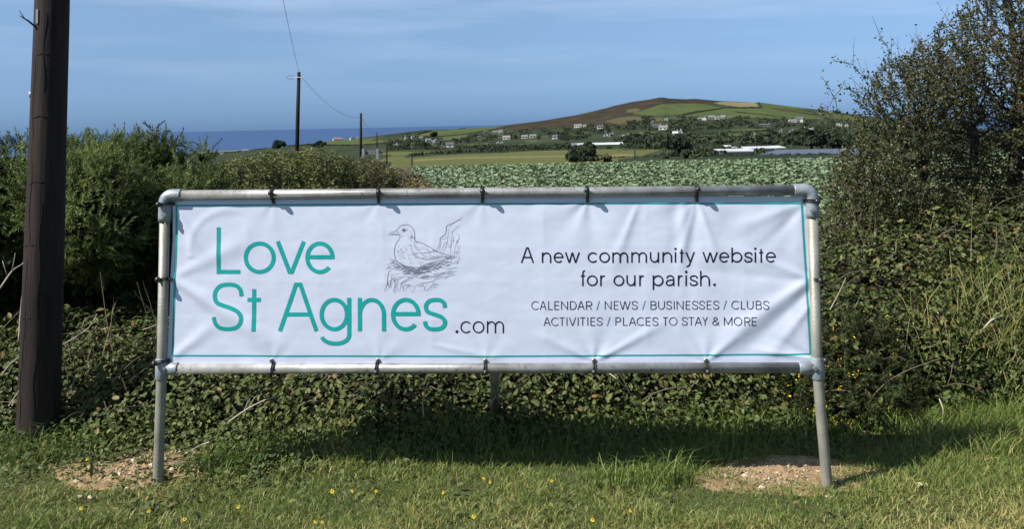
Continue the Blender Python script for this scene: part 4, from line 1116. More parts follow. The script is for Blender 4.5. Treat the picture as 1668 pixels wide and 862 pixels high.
letters('lettering', [('A', 885.4, 896.7), ('C', 897.8, 910.2), ('T', 911, 920), ('I', 922.6, 924.2), ('V', 926.8, 938), ('I', 940.7, 942.3), ('T', 944, 953.9), ('I', 956.5, 958.1), ('E', 961.7, 969.8), ('S', 971.8, 981.4), ('/', 988.5, 994), ('P', 1002.4, 1011.4), ('L', 1014.7, 1022.6), ('A', 1024.3, 1035.9), ('C', 1036.9, 1049.4), ('E', 1051.5, 1060), ('S', 1062.3, 1072),
    ('T', 1079, 1088), ('O', 1089.7, 1103.1), ('S', 1110.4, 1120), ('T', 1120.9, 1130.6), ('A', 1131.5, 1143), ('Y', 1143.8, 1152.6), ('&', 1159.8, 1171.8), ('M', 1179, 1192.5), ('O', 1195, 1208.4), ('R', 1211.8, 1221.3), ('E', 1223.7, 1232.3)], 530.8, 523, 517.0, 532, 1.2, m_navy, base1=530.4)

# ---- the drawn gull on its nest
def B(*p): return [(620 + x / 5.7467, 340 + y / 5.7467) for x, y in p]
gi = Ink()
def pen(*p, w=.9): gi.stroke(B(*spl(*p, n=5)), w * .62, step=1.6, taper=True)
def chisel(*p, w=.8): gi.stroke(B(*p), w * .55, step=1.6, taper=True)
pen((70, 240), (95, 222), (140, 208), (155, 195), (170, 175), (200, 155), (245, 148), (285, 165), (310, 195), (318, 240), (318, 285), (327, 303), (370, 315), (440, 345), (500, 380), (560, 410), (620, 428), (690, 440), (713, 450), w=1.25)
pen((70, 246), (110, 241), (150, 243), (176, 240), (192, 230), w=1.15); pen((95, 236), (130, 230), (165, 231)); pen((142, 208), (160, 216), (176, 224))
pen((176, 243), (180, 265), (172, 287), (150, 317), (135, 357), (129, 402), (135, 450), (150, 482), (190, 512), (240, 535), (300, 545), w=1.2)
pen((713, 450), (680, 463), (620, 470), (560, 481), (500, 496), (430, 515), (370, 536), w=1.1)
pen((600, 430), (610, 450), (590, 468)); pen((690, 442), (650, 452), (610, 455)); pen((700, 450), (655, 460), (600, 465))
pen((285, 375), (310, 420), (345, 450), (390, 468), (410, 470)); pen((330, 412), (400, 411), (470, 402), (520, 398), (590, 425)); pen((420, 470), (500, 455), (590, 440)); pen((410, 480), (500, 470), (600, 450))
gi.disc(B((218, 200))[0], (2.3, 1.7), 12); pen((195, 205), (205, 190), (222, 187), (240, 196), (262, 192), w=1.2); pen((200, 208), (218, 214), (240, 205), w=1.0)
g = np.random.default_rng(5)
body = [(180, 300), (300, 260), (330, 305), (440, 345), (560, 410), (680, 445), (560, 478), (430, 512), (300, 540), (190, 508), (140, 470), (135, 390)]
def hatch(poly, n, ang, L, w=.62, jit=8, skip=None):
    P = np.array(poly); k = 0; tries = 0
    while k < n and tries < n * 30:
        tries += 1; x, y = g.uniform(P[:, 0].min(), P[:, 0].max()), g.uniform(P[:, 1].min(), P[:, 1].max())
        if not in_poly(np.array([x]), np.array([y]), poly)[0] or (skip and skip(x, y)): continue
        a = math.radians(ang + g.normal(0, jit)); l = L * g.uniform(.5, 1.2); c, s_ = math.cos(a) * l / 2, math.sin(a) * l / 2
        pen((x - c, y - s_), (x + g.normal(0, 1.5), y + g.normal(0, 1.5)), (x + c, y + s_), w=w); k += 1
hatch([(270, 340), (330, 310), (440, 350), (560, 415), (600, 445), (520, 470), (420, 470), (330, 445)], 46, 32, 34)
hatch([(150, 330), (300, 390), (420, 475), (480, 490), (300, 535), (190, 505), (145, 460)], 64, 62, 17, .55)
hatch([(190, 245), (305, 190), (315, 300), (250, 280), (185, 265)], 18, 75, 14, .5, skip=lambda x, y: x < 270 and y < 235)
hatch([(275, 260), (320, 250), (345, 320), (280, 330)], 16, 55, 26, .6)
hatch([(600, 435), (700, 447), (620, 465)], 12, 8, 30, .6)
# nest
hatch([(110, 490), (220, 535), (360, 548), (480, 505), (640, 470), (690, 510), (560, 560), (440, 590), (330, 605), (220, 590), (130, 545)], 120, -4, 60, .62, 22)
hatch([(200, 545), (480, 540), (440, 600), (320, 635), (220, 600)], 60, -10, 60, .75, 12)
for q in [((75, 455), (105, 478), (150, 492), (190, 505)), ((60, 525), (100, 508), (150, 515), (190, 545), (225, 575)), ((55, 570), (75, 545), (110, 525)), ((215, 540), (260, 565), (310, 590), (370, 612)), ((300, 590), (380, 555), (450, 520), (520, 500)), ((205, 590), (280, 580), (350, 575), (420, 560)),
          ((460, 590), (500, 560), (540, 515), (590, 498), (640, 520), (655, 535)), ((540, 500), (600, 490), (650, 500), (690, 512)), ((70, 550), (120, 560), (180, 580)), ((250, 600), (330, 620), (400, 600), (470, 575)), ((120, 470), (150, 500), (200, 525), (270, 545)), ((380, 560), (440, 548), (500, 530), (560, 528))]: pen(*q, w=1.0)
# rock on the right
pen((520, 390), (538, 358), (555, 320), (560, 272), (602, 240), (615, 198), (620, 160), (680, 130), (735, 100), (770, 70), w=1.2)
for q in [((640, 180), (630, 250), (622, 330), (590, 400), (580, 415)), ((672, 208), (665, 280), (655, 345), (650, 425)), ((742, 150), (700, 185), (668, 212), (665, 240)), ((760, 98), (715, 108), (660, 150), (640, 180)), ((700, 222), (732, 245), (735, 275), (715, 310), (700, 345), (690, 425)),
          ((747, 340), (722, 388), (700, 430)), ((745, 390), (720, 425), (712, 440)), ((560, 285), (600, 280), (630, 262)), ((572, 300), (560, 350), (540, 395)), ((600, 310), (590, 350), (560, 400)), ((742, 455), (730, 480), (712, 500)), ((690, 250), (680, 300), (668, 330)), ((735, 270), (720, 310), (705, 330))]: chisel(*q)
hatch([(560, 330), (650, 260), (745, 300), (745, 420), (690, 430), (560, 405)], 30, 102, 26, .42, 8)
hatch([(640, 470), (740, 450), (735, 510), (690, 520)], 14, 120, 26, .55, 20)
# rock below
pen((98, 568), (74, 600), (66, 660), (60, 712), (35, 776), w=1.2)
for q in [((80, 610), (105, 640), (95, 690), (75, 745)), ((105, 640), (135, 690), (125, 790)), ((100, 600), (140, 650), (165, 662), (152, 720), (160, 745), (132, 795)), ((165, 660), (185, 650), (200, 640)), ((285, 635), (230, 670), (200, 690), (190, 735), (172, 778)), ((175, 700), (210, 690), (260, 665), (300, 660)),
          ((690, 620), (610, 635), (560, 645), (520, 655), (480, 680), (400, 695), (340, 715), (320, 740), (300, 790)), ((540, 703), (490, 712), (465, 735), (428, 778)), ((640, 625), (610, 650), (600, 665)), ((420, 735), (405, 770)), ((350, 730), (390, 720), (410, 735)), ((220, 715), (270, 715), (285, 728)), ((720, 585), (640, 592), (560, 600)), ((720, 550), (660, 556), (600, 565)), ((330, 640), (400, 650), (470, 632), (540, 640))]: pen(*q)
hatch([(80, 640), (200, 690), (160, 760), (60, 760)], 26, 105, 44, .55, 10)
hatch([(200, 700), (330, 720), (300, 780), (200, 770)], 22, 110, 30, .55, 16)
hatch([(380, 700), (540, 690), (500, 750), (400, 770)], 12, 130, 34, .55, 14)
hatch([(110, 600), (330, 635), (560, 600), (700, 560), (690, 610), (480, 660), (300, 655), (150, 640)], 50, -6, 50, .55, 10)
o = gi.build('gull_drawing', m_ink)

# eyelets
m_eye = mat('eyelet_brass', (.40, .38, .32), .35, metal=.8)
for ex_, ey in TOPE + BOTE + LEFE + RIGE:
    c = cloth(np.array([ex_]), np.array([ey]), .002)[0]; mb = MB()
    up_ = np.cross(BN, ex); mb.torus(c, ex, up_, .0085, .0085, .0030, 18, 6); mb.build('eyelet', m_eye, banner, smooth=True)

# ------------------------------------------------------------------ black ties
def tie(px, py, rail_a, rail_b, label, side):
    """a loop of cord from an eyelet round the tube, with a ball toggle"""
    e = cloth(np.array([px]), np.array([py]), .004)[0]
    d = unit((rail_b - rail_a)[None])[0]; c = rail_a + d * np.dot(e - rail_a, d)
    c = c + d * rng.normal(0, .004)
    rad = e - c; rad = rad - d * np.dot(rad, d); out = unit(rad[None])[0]      # from tube to eyelet
    front = BN; R_ = Pt + .0035 + (.0065 if 'corner' in label else 0)
    r = empty('ball_tie', c); tag(r, label, 'tie', 'black ball ties holding the banner to the frame')
    for k in (-1, 1):
        a = np.linspace(-.2, math.pi * 1.75, 26)
        loop = np.array([c + d * (k * .0042 + .002 * math.sin(t * 2)) + front * math.sin(t + .0) * R_ + out * math.cos(t) * R_ for t in a])
        tail = np.array([e + (loop[0] - e) * f + front * .010 * math.sin(f * math.pi) for f in np.linspace(0, 1, 7)])[:-1]
        mb = MB(); mb.tube(np.vstack([tail, loop]), .0030, 7); mb.build('cord', m_cord, r, smooth=True)
    q = c + front * (R_ + .010) + out * (-.35 * R_) + d * rng.normal(0, .003); mb = MB()
    mb.sphere(q, (.0125, .0125, .0125), 12, 8); mb.build('ball', m_ball, r, smooth=True)
    mb = MB(); k_ = e + front * .002; mb.sphere(k_, (.0060, .0045, .0060), 8, 6); mb.build('knot', m_cord, r, smooth=True)
ORD = ['leftmost', 'second from left', 'middle', 'second from right', 'rightmost']
for i, (x, y) in enumerate(TOPE): tie(x, y, LT, RT, '%s of five black ties on the top rail' % ORD[i], 'top')
for i, (x, y) in enumerate(BOTE): tie(x, y, LB, RB, '%s of five black ties on the bottom rail' % ORD[i], 'bottom')
for i, (x, y) in enumerate(LEFE): tie(x, y, LF3, LT, ['black tie at the upper left corner below the elbow', 'black tie halfway up the left leg', 'black tie at the lower left corner above the tee'][i], 'left')
for i, (x, y) in enumerate(RIGE): tie(x, y, RF3, RT, ['black tie at the upper right corner below the elbow', 'black tie halfway up the right leg', 'black tie at the lower right corner above the tee'][i], 'right')

# ------------------------------------------------------------------ near telegraph pole
m_near_pole = bpy.data.materials.new('dark_weathered_wood'); m_near_pole.use_nodes = True
n = m_near_pole.node_tree; p = n.nodes['Principled BSDF']; p.inputs['Roughness'].default_value = .8; p.inputs['Specular IOR Level'].default_value = .25
t = n.nodes.new('ShaderNodeTexCoord'); mp = n.nodes.new('ShaderNodeMapping'); mp.inputs['Scale'].default_value = (22, 22, 1.1)
n.links.new(t.outputs['Object'], mp.inputs[0])
no = n.nodes.new('ShaderNodeTexNoise'); no.inputs['Scale'].default_value = 1.6; no.inputs['Detail'].default_value = 9; no.inputs['Roughness'].default_value = .65
n.links.new(mp.outputs[0], no.inputs['Vector'])
n2 = n.nodes.new('ShaderNodeTexNoise'); n2.inputs['Scale'].default_value = 2.2; n2.inputs['Detail'].default_value = 5
n.links.new(t.outputs['Object'], n2.inputs['Vector'])
r = n.nodes.new('ShaderNodeValToRGB')
r.color_ramp.elements[0].position = .32; r.color_ramp.elements[0].color = (.010, .0075, .0065, 1)
r.color_ramp.elements[1].position = .70; r.color_ramp.elements[1].color = (.036, .026, .023, 1)
n.links.new(no.outputs[0], r.inputs[0])
r2 = n.nodes.new('ShaderNodeValToRGB'); r2.color_ramp.elements[0].position = .35; r2.color_ramp.elements[0].color = (.55, .55, .6, 1)
r2.color_ramp.elements[1].position = .7; r2.color_ramp.elements[1].color = (1.15, 1.0, .95, 1)
n.links.new(n2.outputs[0], r2.inputs[0])
mx = n.nodes.new('ShaderNodeMixRGB'); mx.blend_type = 'MULTIPLY'; mx.inputs[0].default_value = 1
n.links.new(r.outputs[0], mx.inputs[1]); n.links.new(r2.outputs[0], mx.inputs[2]); n.links.new(mx.outputs[0], p.inputs['Base Color'])
b = n.nodes.new('ShaderNodeBump'); b.inputs['Strength'].default_value = .8; b.inputs['Distance'].default_value = .006
n.links.new(no.outputs[0], b.inputs['Height']); n.links.new(b.outputs[0], p.inputs['Normal'])
NPY = 4.78
pb = at(62.5, 706, NPY); pt_ = at(85.5, -12, NPY); pd = pt_ - pb
pole = empty('telegraph_pole', pb)
tag(pole, 'thick dark near telegraph pole at the left rising out of the brambles', 'telegraph pole')
hs = np.linspace(-.12, 2.9, 60); ths = np.linspace(0, 2 * np.pi, 40, endpoint=False)
V = []
for h_ in hs:
    rad = (31.5 - 5.6 * max(h_, 0)) * mpp(NPY)
    c = pb + pd * h_
    wob = 1 + .018 * (noise(ths * 2.2, h_ * 9, 0, 51) - .5) + .01 * (noise(ths * 9, h_ * 2.5, 0, 52) - .5)
    if h_ < .02: wob = wob * (1.03 - .0 * h_)
    for q, w_ in zip(ths, wob): V.append(c + [rad * w_ * math.cos(q), rad * w_ * math.sin(q), 0])
k = len(hs); m_ = 40
i = np.arange(k - 1)[:, None] * m_; j = np.arange(m_)[None]
F = np.stack([i + j, i + (j + 1) % m_, i + m_ + (j + 1) % m_, i + m_ + j], -1).reshape(-1, 4)
np_obj('post', np.array(V), F, m_near_pole, pole, smooth=True)
def on_pole(px, py, off=.0):
    f = (706 - py) / 718; c = pb + pd * f; d = ray(px, py); rad = (31.5 - 5.6 * f) * mpp(NPY) + off
    x = d[0] * c[1] - c[0]; x = np.clip(x, -rad * .98, rad * .98)
    y = c[1] - math.sqrt(max(rad * rad - x * x, 0)); return np.array([c[0] + x, y, EYE + d[2] * y])
mb = MB(); a = on_pole(72, 44, .0); mb.tube([a, a + [-.035, -.02, .035], a + [-.075, -.03, .062]], [.006, .005, .002], 6); a2 = a + [-.05, -.025, .045]; mb.tube([a2, a2 + [-.03, 0, .045]], [.003, .0015], 5); mb.build('splinter', m_near_pole, pole)
mb = MB(); a = on_pole(74, 26, .001); mb.box(a, (.012, .014, .075)); mb.build('iron_spike', m_bolt, pole)
m_tag = mat('white_plastic', (.75, .75, .72), .5)
mb = MB(); a = on_pole(55, 154, -.001); mb.tube([a + [.006, .002, 0], a + [-.008, -.006, 0]], [.016, .016], 14); mb.build('marker_disc', m_tag, pole)
for (x0, y0, x1, y1) in [(72, 88, 92, 86), (62, 192, 92, 187), (56, 300, 84, 294), (50, 402, 70, 398), (46, 520, 66, 517)]:
    pts = [on_pole(x0 + (x1 - x0) * q, y0 + (y1 - y0) * q + 1.2 * math.sin(q * 9), .0006) for q in np.linspace(0, 1, 10)]
    mb = MB(); mb.tube(pts, .0022, 5); mb.build('crack', mat('crack_dark', (.008, .006, .005), .9), pole)
m_crack = bpy.data.materials['crack_dark']
for x0, ya, yb in [(88, 20, 150), (70, 90, 230), (97, 170, 330), (66, 260, 400), (82, 330, 520), (58, 420, 600), (90, 470, 640), (74, 560, 690), (49, 600, 690)]:
    pts = [on_pole(x0 - (y - ya) * .028 + 1.6 * math.sin(y * .06 + x0), y, .0004) for y in np.linspace(ya, yb, 16)]
    mb = MB(); mb.tube(pts, np.r_[.0005, np.full(14, .0017), .0005], 5); mb.build('crack', m_crack, pole)
# ------------------------------------------------------------------ plants: materials
m_gorse = tone_mat('gorse_spines', [(0, (0.039, 0.046, 0.016)), (.35, (0.074, 0.105, 0.030)), (.7, (0.137, 0.187, 0.048)), (.9, (0.202, 0.245, 0.067)), (1, (0.246, 0.220, 0.088))], rough=.6, spec=.3, transl=.3)
m_dead = tone_mat('dead_stems', [(0, (.05, .036, .024)), (.5, (.15, .115, .075)), (1, (.38, .33, .25))], rough=.8, spec=.15, transl=0)
m_bramble = tone_mat('bramble_leaf', [(0, (0.053, 0.041, 0.016)), (.12, (0.039, 0.050, 0.016)), (.45, (0.065, 0.089, 0.026)), (.75, (0.106, 0.134, 0.038)), (.90, (0.159, 0.166, 0.052)), (.95, (0.212, 0.157, 0.058)), (1, (0.193, 0.078, 0.031))], rough=.5, spec=.22, transl=.28)
m_haw = tone_mat('hawthorn_leaf', [(0, (0.029, 0.034, 0.012)), (.45, (0.055, 0.064, 0.019)), (.8, (0.089, 0.097, 0.028)), (.95, (0.105, 0.082, 0.032)), (1, (0.137, 0.062, 0.025))], rough=.45, spec=.35, transl=.28)
m_grass = tone_mat('grass_blade', [(0, (0.040, 0.069, 0.014)), (.35, (0.087, 0.148, 0.026)), (.65, (0.140, 0.199, 0.042)), (.82, (0.230, 0.238, 0.074)), (1, (0.471, 0.394, 0.162))], rough=.5, spec=.3, transl=.28)
m_weed = tone_mat('tall_weed_leaf', [(0, (0.075, 0.058, 0.031)), (.3, (0.083, 0.100, 0.031)), (.65, (0.132, 0.162, 0.046)), (.85, (0.190, 0.171, 0.065)), (1, (0.281, 0.203, 0.106))], rough=.6, spec=.25, transl=.2)
m_twig = mat('twig_bark', (.075, .058, .046), .85, spec=.2, noise_amt=.4, noise_scale=30)
m_cane = mat('bramble_cane', (.12, .095, .065), .6, spec=.3, noise_amt=.3, noise_scale=12)
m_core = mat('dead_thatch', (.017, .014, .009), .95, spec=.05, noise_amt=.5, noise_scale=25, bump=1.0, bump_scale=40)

def gorse_shoot(seed, n=17):
    g = np.random.default_rng(seed); V = []; F = []
    bend = g.uniform(-.15, .15, 2)
    def ax(t): return np.array([bend[0] * t * t, bend[1] * t * t, t])
    w = .014
    for k in range(2):
        V += [ax(0) + [w * (k == 0), w * (k == 1), 0], ax(0) - [w * (k == 0), w * (k == 1), 0], ax(1.0)]; F.append([3 * k, 3 * k + 1, 3 * k + 2])
    for i in range(n):
        t = .06 + .92 * (i / n) ** .9; a = i * 2.4 + g.uniform(-.4, .4); L = g.uniform(.22, .40) * (1 - .35 * t); up = g.uniform(.5, 1.0)
        d = np.array([math.cos(a) * math.cos(up), math.sin(a) * math.cos(up), math.sin(up)]); s_ = np.array([-math.sin(a), math.cos(a), 0]) * .046
        b = ax(t); V += [b - s_, b + s_, b + d * L]; F.append([len(V) - 3, len(V) - 2, len(V) - 1])
    return np.array(V), np.array(F)
GS = [gorse_shoot(k) for k in range(4)]
def lump(px, py, Y, rx, ry, rd):
    """ellipsoid seen at photo pixel, radii in photo pixels and depth in metres"""
    c = at(px, py, Y); s = mpp(Y); return np.array([*c, rx * s, rd, ry * s])
def shell(lumps, n, inside=.0, lo=.80, hi=1.06, back=.35, nz=.22):
    """points in the outer shell of a union of lumps, with outward directions"""
    L = np.array(lumps); area = L[:, 3] * L[:, 5] + L[:, 4] * L[:, 5] + L[:, 3] * L[:, 4]
    out_p = []; out_n = []
    need = n
    for _ in range(8):
        m = int(need * 1.8) + 50
        id_ = rng.choice(len(L), m, p=area / area.sum()); d = unit(rng.normal(size=(m, 3)))
        keep = (d[:, 1] < .15) | (rng.random(m) < back); d = d[keep]; id_ = id_[keep]
        rr = rng.uniform(lo, hi, len(d)); c = L[id_, :3]; rad = L[id_, 3:]
        q = 1 + nz * 2 * (noise(d[:, 0] * 2.3 + id_ * 7, d[:, 1] * 2.3, d[:, 2] * 2.3, 61) - .5) + nz * (noise(d[:, 0] * 5 + id_ * 3, d[:, 1] * 5, d[:, 2] * 5, 62) - .5)
        p = c + d * rad * (rr * q)[:, None]
        ok = np.ones(len(p), bool)
        for k in range(len(L)):
            e = (p - L[k, :3]) / L[k, 3:]; ok &= (np.sum(e * e, 1) > .62 ** 2) | (id_ == k)
        p = p[ok]; nn = unit(d[ok] / rad[ok]); out_p.append(p); out_n.append(nn); need = n - sum(len(a) for a in out_p)
        if need <= 0: break
    return np.vstack(out_p)[:n], np.vstack(out_n)[:n]
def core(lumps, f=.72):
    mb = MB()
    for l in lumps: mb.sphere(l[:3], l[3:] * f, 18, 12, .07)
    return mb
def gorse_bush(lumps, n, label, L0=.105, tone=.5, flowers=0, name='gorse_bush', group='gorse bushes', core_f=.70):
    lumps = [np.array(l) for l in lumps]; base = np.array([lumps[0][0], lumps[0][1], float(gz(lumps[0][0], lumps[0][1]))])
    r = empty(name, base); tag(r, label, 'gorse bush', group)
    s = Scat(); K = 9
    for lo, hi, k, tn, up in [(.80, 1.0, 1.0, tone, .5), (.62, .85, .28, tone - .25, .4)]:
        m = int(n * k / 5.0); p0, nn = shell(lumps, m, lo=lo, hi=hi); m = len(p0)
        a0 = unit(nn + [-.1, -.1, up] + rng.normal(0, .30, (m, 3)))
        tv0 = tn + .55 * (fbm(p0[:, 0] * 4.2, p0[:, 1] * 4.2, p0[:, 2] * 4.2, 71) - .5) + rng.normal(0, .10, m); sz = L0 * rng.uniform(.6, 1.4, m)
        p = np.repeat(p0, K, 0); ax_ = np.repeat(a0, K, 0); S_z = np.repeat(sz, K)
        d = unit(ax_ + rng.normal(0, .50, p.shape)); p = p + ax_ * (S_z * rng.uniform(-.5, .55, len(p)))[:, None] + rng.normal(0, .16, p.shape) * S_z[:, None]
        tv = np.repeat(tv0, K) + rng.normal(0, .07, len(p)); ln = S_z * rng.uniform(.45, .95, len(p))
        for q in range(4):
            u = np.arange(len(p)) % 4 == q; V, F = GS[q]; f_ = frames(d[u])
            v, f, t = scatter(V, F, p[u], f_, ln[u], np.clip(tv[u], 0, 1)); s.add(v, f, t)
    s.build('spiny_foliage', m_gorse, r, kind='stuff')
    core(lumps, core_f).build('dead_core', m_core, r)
    if flowers:
        p, nn = shell(lumps, flowers, lo=.98, hi=1.1); m = len(p); s2 = Scat()
        v, f, t = scatter(TINY_V, TINY_F, np.repeat(p, 3, 0) + rng.normal(0, .006, (3 * m, 3)), frames(np.repeat(nn, 3, 0) + rng.normal(0, .6, (3 * m, 3))), rng.uniform(.007, .013, 3 * m), rng.uniform(0, 1, 3 * m)); s2.add(v, f, t)
        s2.build('yellow_flowers', m_flower, r)['kind'] = 'stuff'
    return r
m_flower = tone_mat('yellow_petal', [(0, (.55, .36, .02)), (1, (.75, .55, .04))], rough=.5, spec=.2, transl=.25)

# gorse hedge at the left
gorse_bush([lump(-40, 345, 5.8, 105, 100, .50), lump(20, 312, 6.2, 60, 80, .45), lump(-120, 420, 5.9, 110, 150, .5), lump(-250, 350, 6.4, 150, 140, .5)], 3000, 'dark green gorse bush at the left edge, partly behind the near telegraph pole', tone=.42)
gorse_bush([lump(150, 345, 5.85, 108, 95, .50), lump(190, 312, 6.4, 55, 76, .45), lump(125, 306, 6.5, 50, 70, .4), lump(238, 306, 6.5, 38, 78, .4), lump(262, 258, 6.55, 22, 34, .18)], 3600, 'largest green gorse bush, just right of the near telegraph pole', tone=.50)
gorse_bush([lump(300, 346, 6.3, 48, 66, .45), lump(335, 338, 6.9, 34, 52, .35), lump(262, 390, 6.4, 60, 100, .4), lump(295, 266, 6.8, 7, 18, .10), lump(330, 262, 6.8, 7, 20, .10)], 2300, 'smaller gorse bush with two pointed tips against the sea, behind the left elbow', tone=.40)
gorse_bush([lump(95, 450, 6.25, 120, 85, .42), lump(220, 470, 6.3, 85, 90, .4), lump(290, 480, 6.3, 80, 110, .4)], 1300, 'shaded lower gorse bush behind the left leg of the frame', L0=.11, tone=.18)  # low tone paints the shade under the overhanging gorse into the spines
gorse_bush([lump(1290, 600, 5.1, 85, 70, .35), lump(1400, 600, 5.0, 65, 82, .34), lump(1335, 650, 4.9, 95, 62, .30), lump(1450, 650, 5.05, 42, 62, .28), lump(1250, 670, 4.95, 40, 45, .25)], 2600, 'dark gorse bush dotted with yellow flowers behind the right leg of the frame', L0=.075, tone=.06, flowers=420)  # low tone: brownish green, with dark shade also put into the spine colour

# ------------------------------------------------------------------ tall weeds along the middle of the hedge
def weed_bank(px0, px1, ytop, Y, n, label, tone, h=.55, sway=.1):
    b = at((px0 + px1) / 2, ytop(.5) + 40, Y); b[2] = float(gz(b[0], b[1]))
    r = empty('tall_weeds', b); tag(r, label, 'tall weeds', 'tall weeds along the hedge top')
    s = Scat(); mb = MB()
    for k in range(n):
        f = rng.random(); px = px0 + (px1 - px0) * f; Yk = Y + rng.uniform(-.7, .5)
        top = at(px, ytop(f) + abs(rng.normal(0, 8)) + rng.uniform(-3, 4), Yk); H = h * rng.uniform(.8, 1.6)
        foot = top - [rng.normal(0, sway) * H, rng.normal(0, .05), H]
        t = np.linspace(0, 1, 6)[:, None]; c = foot + (top - foot) * t + np.array([rng.normal(0, .03), rng.normal(0, .03), 0]) * np.sin(t * 3)
        mb.tube(c, np.linspace(.0045, .0015, 6), 4, cap=False)
        m = int(20 + H * 46); tt_ = rng.uniform(.05, 1.0, m) ** .8; p = np.array([np.interp(tt_, t[:, 0], c[:, q]) for q in range(3)]).T
        a = rng.uniform(0, 6.28, m); d = np.stack([np.cos(a), np.sin(a), rng.uniform(-.2, .9, m)], -1)
        x = unit(d); z = unit(np.cross(x, rng.normal(size=x.shape))); Fr = np.stack([x, np.cross(z, x), z], 1)
        tv = tone(f) + rng.normal(0, .13) + rng.normal(0, .07, m)
        sz = rng.uniform(.045, .095, m) * (1.1 - .6 * tt_)
        v, ff, tn = scatter(TINY_V * [1, .55, 1], TINY_F, p, Fr, sz, np.clip(tv, 0, 1)); s.add(v, ff, tn)
    s.build('foliage', m_weed, r, kind='stuff'); mb.build('stems', m_cane, r)['kind'] = 'stuff'
    return r
weed_bank(355, 470, lambda f: 262 - 20 * f, 8.2, 170, 'olive green tall weeds between the gorse and the tall distant pole', lambda f: .52)
weed_bank(430, 545, lambda f: 244 + 2 * f + 6 * math.sin(f * 7), 8.8, 190, 'grey green tall weeds at the foot of the tall distant pole', lambda f: .5 + .05 * f)
weed_bank(520, 625, lambda f: 248 + 12 * f, 9.3, 170, 'brownish tall weeds below the second distant pole', lambda f: .55 - .4 * f)
weed_bank(600, 692, lambda f: 262 + 22 * f, 9.6, 140, 'brown and green tall weeds at the left end of the cabbage field', lambda f: .35 + .35 * math.sin(f * 6))
weed_bank(655, 700, lambda f: 285 + 8 * f, 9.2, 40, 'dry straw coloured stems at the corner of the cabbage field', lambda f: .95, h=.35)
weed_bank(350, 690, lambda f: 292 + 18 * f, 8.0, 190, 'lower tangle of weeds just above the top rail left of the cabbages', lambda f: .45, h=.5)

# ------------------------------------------------------------------ bramble bank below and beside the banner
def bank_profile(X, f, lift=0):
    """point on the bramble bank: f 0..1 runs from the foot up and back; returns pos, outward normal"""
    Hh = .50 - .06 * sstep(-.9, -2.4, X) + .46 * sstep(1.45, 2.4, X); D = .75 + .55 * sstep(1.4, 2.3, X)
    Hh = Hh + .16 * (fbm(X * 1.4, 3.3, 0, 81) - .5); y0 = bank_front(X)
    ph = f * math.pi / 2 * 1.05
    y = y0 + D * (1 - np.cos(ph)); z = Hh * np.sin(ph) + gz(X, y0)
    n = unit(np.stack([np.zeros_like(X), -np.cos(ph) / D, np.sin(ph) / Hh], -1))
    bump = .13 * (fbm(X * 3.4, y * 3.4, z * 3.4, 82) - .5) + .07 * (noise(X * 9, y * 9, z * 9, 83) - .5) + lift
    return np.stack([X, y, z], -1) + n * bump[:, None], n
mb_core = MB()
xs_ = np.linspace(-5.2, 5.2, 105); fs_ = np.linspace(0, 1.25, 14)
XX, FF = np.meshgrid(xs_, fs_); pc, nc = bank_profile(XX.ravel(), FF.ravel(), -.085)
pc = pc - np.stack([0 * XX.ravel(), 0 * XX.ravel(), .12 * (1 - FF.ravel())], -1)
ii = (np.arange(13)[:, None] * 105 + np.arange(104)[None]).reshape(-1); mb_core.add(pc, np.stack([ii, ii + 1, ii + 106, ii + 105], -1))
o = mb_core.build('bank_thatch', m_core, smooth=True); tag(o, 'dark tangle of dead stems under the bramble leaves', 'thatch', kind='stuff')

def leaf_cover(n, x0, x1, f0, f1, smin, smax, tone, lift=(-.05, .05), tri=True, pw=1.0):
    X = rng.uniform(x0, x1, n); f = f0 + (f1 - f0) * rng.random(n) ** pw
    p, nn = bank_profile(X, f, rng.uniform(*lift, n))
    patch = fbm(p[:, 0] * 2.6, p[:, 1] * 2.6, p[:, 2] * 2.6, 91)
    keep = rng.random(n) < np.clip(.55 + 1.4 * (fbm(p[:, 0] * 4.5, p[:, 2] * 4.5, 0, 92) - .25) - .55 * sstep(.52, .68, fbm(p[:, 0] * 2.3, p[:, 2] * 3.0, 3, 93)) * sstep(1.4, 1.8, p[:, 0]), .08, 1); p, nn, patch = p[keep], nn[keep], patch[keep]; n = len(p)
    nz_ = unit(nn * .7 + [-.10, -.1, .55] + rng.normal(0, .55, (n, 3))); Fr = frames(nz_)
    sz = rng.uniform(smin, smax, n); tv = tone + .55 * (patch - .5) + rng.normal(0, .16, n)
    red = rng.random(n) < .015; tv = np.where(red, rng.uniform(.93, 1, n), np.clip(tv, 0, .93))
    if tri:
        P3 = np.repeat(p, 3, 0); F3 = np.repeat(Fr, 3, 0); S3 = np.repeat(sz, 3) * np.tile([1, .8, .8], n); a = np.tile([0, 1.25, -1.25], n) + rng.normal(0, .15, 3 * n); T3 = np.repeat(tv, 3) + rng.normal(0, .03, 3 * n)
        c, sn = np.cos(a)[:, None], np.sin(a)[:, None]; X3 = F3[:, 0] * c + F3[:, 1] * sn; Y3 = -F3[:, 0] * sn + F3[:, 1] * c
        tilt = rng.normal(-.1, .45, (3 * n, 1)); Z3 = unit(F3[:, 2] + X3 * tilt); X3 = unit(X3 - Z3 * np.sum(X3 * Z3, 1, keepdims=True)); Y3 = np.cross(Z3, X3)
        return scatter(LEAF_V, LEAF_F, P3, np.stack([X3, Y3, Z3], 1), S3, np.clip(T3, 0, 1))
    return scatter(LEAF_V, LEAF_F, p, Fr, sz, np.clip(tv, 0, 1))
s = Scat()
s.add(*leaf_cover(17000, -3.6, 1.5, -.06, 1.15, .020, .040, .50, (-.05, .06), False))
s.add(*leaf_cover(9000, -3.6, 1.6, -.06, .95, .020, .036, .30, (-.11, -.02), False))
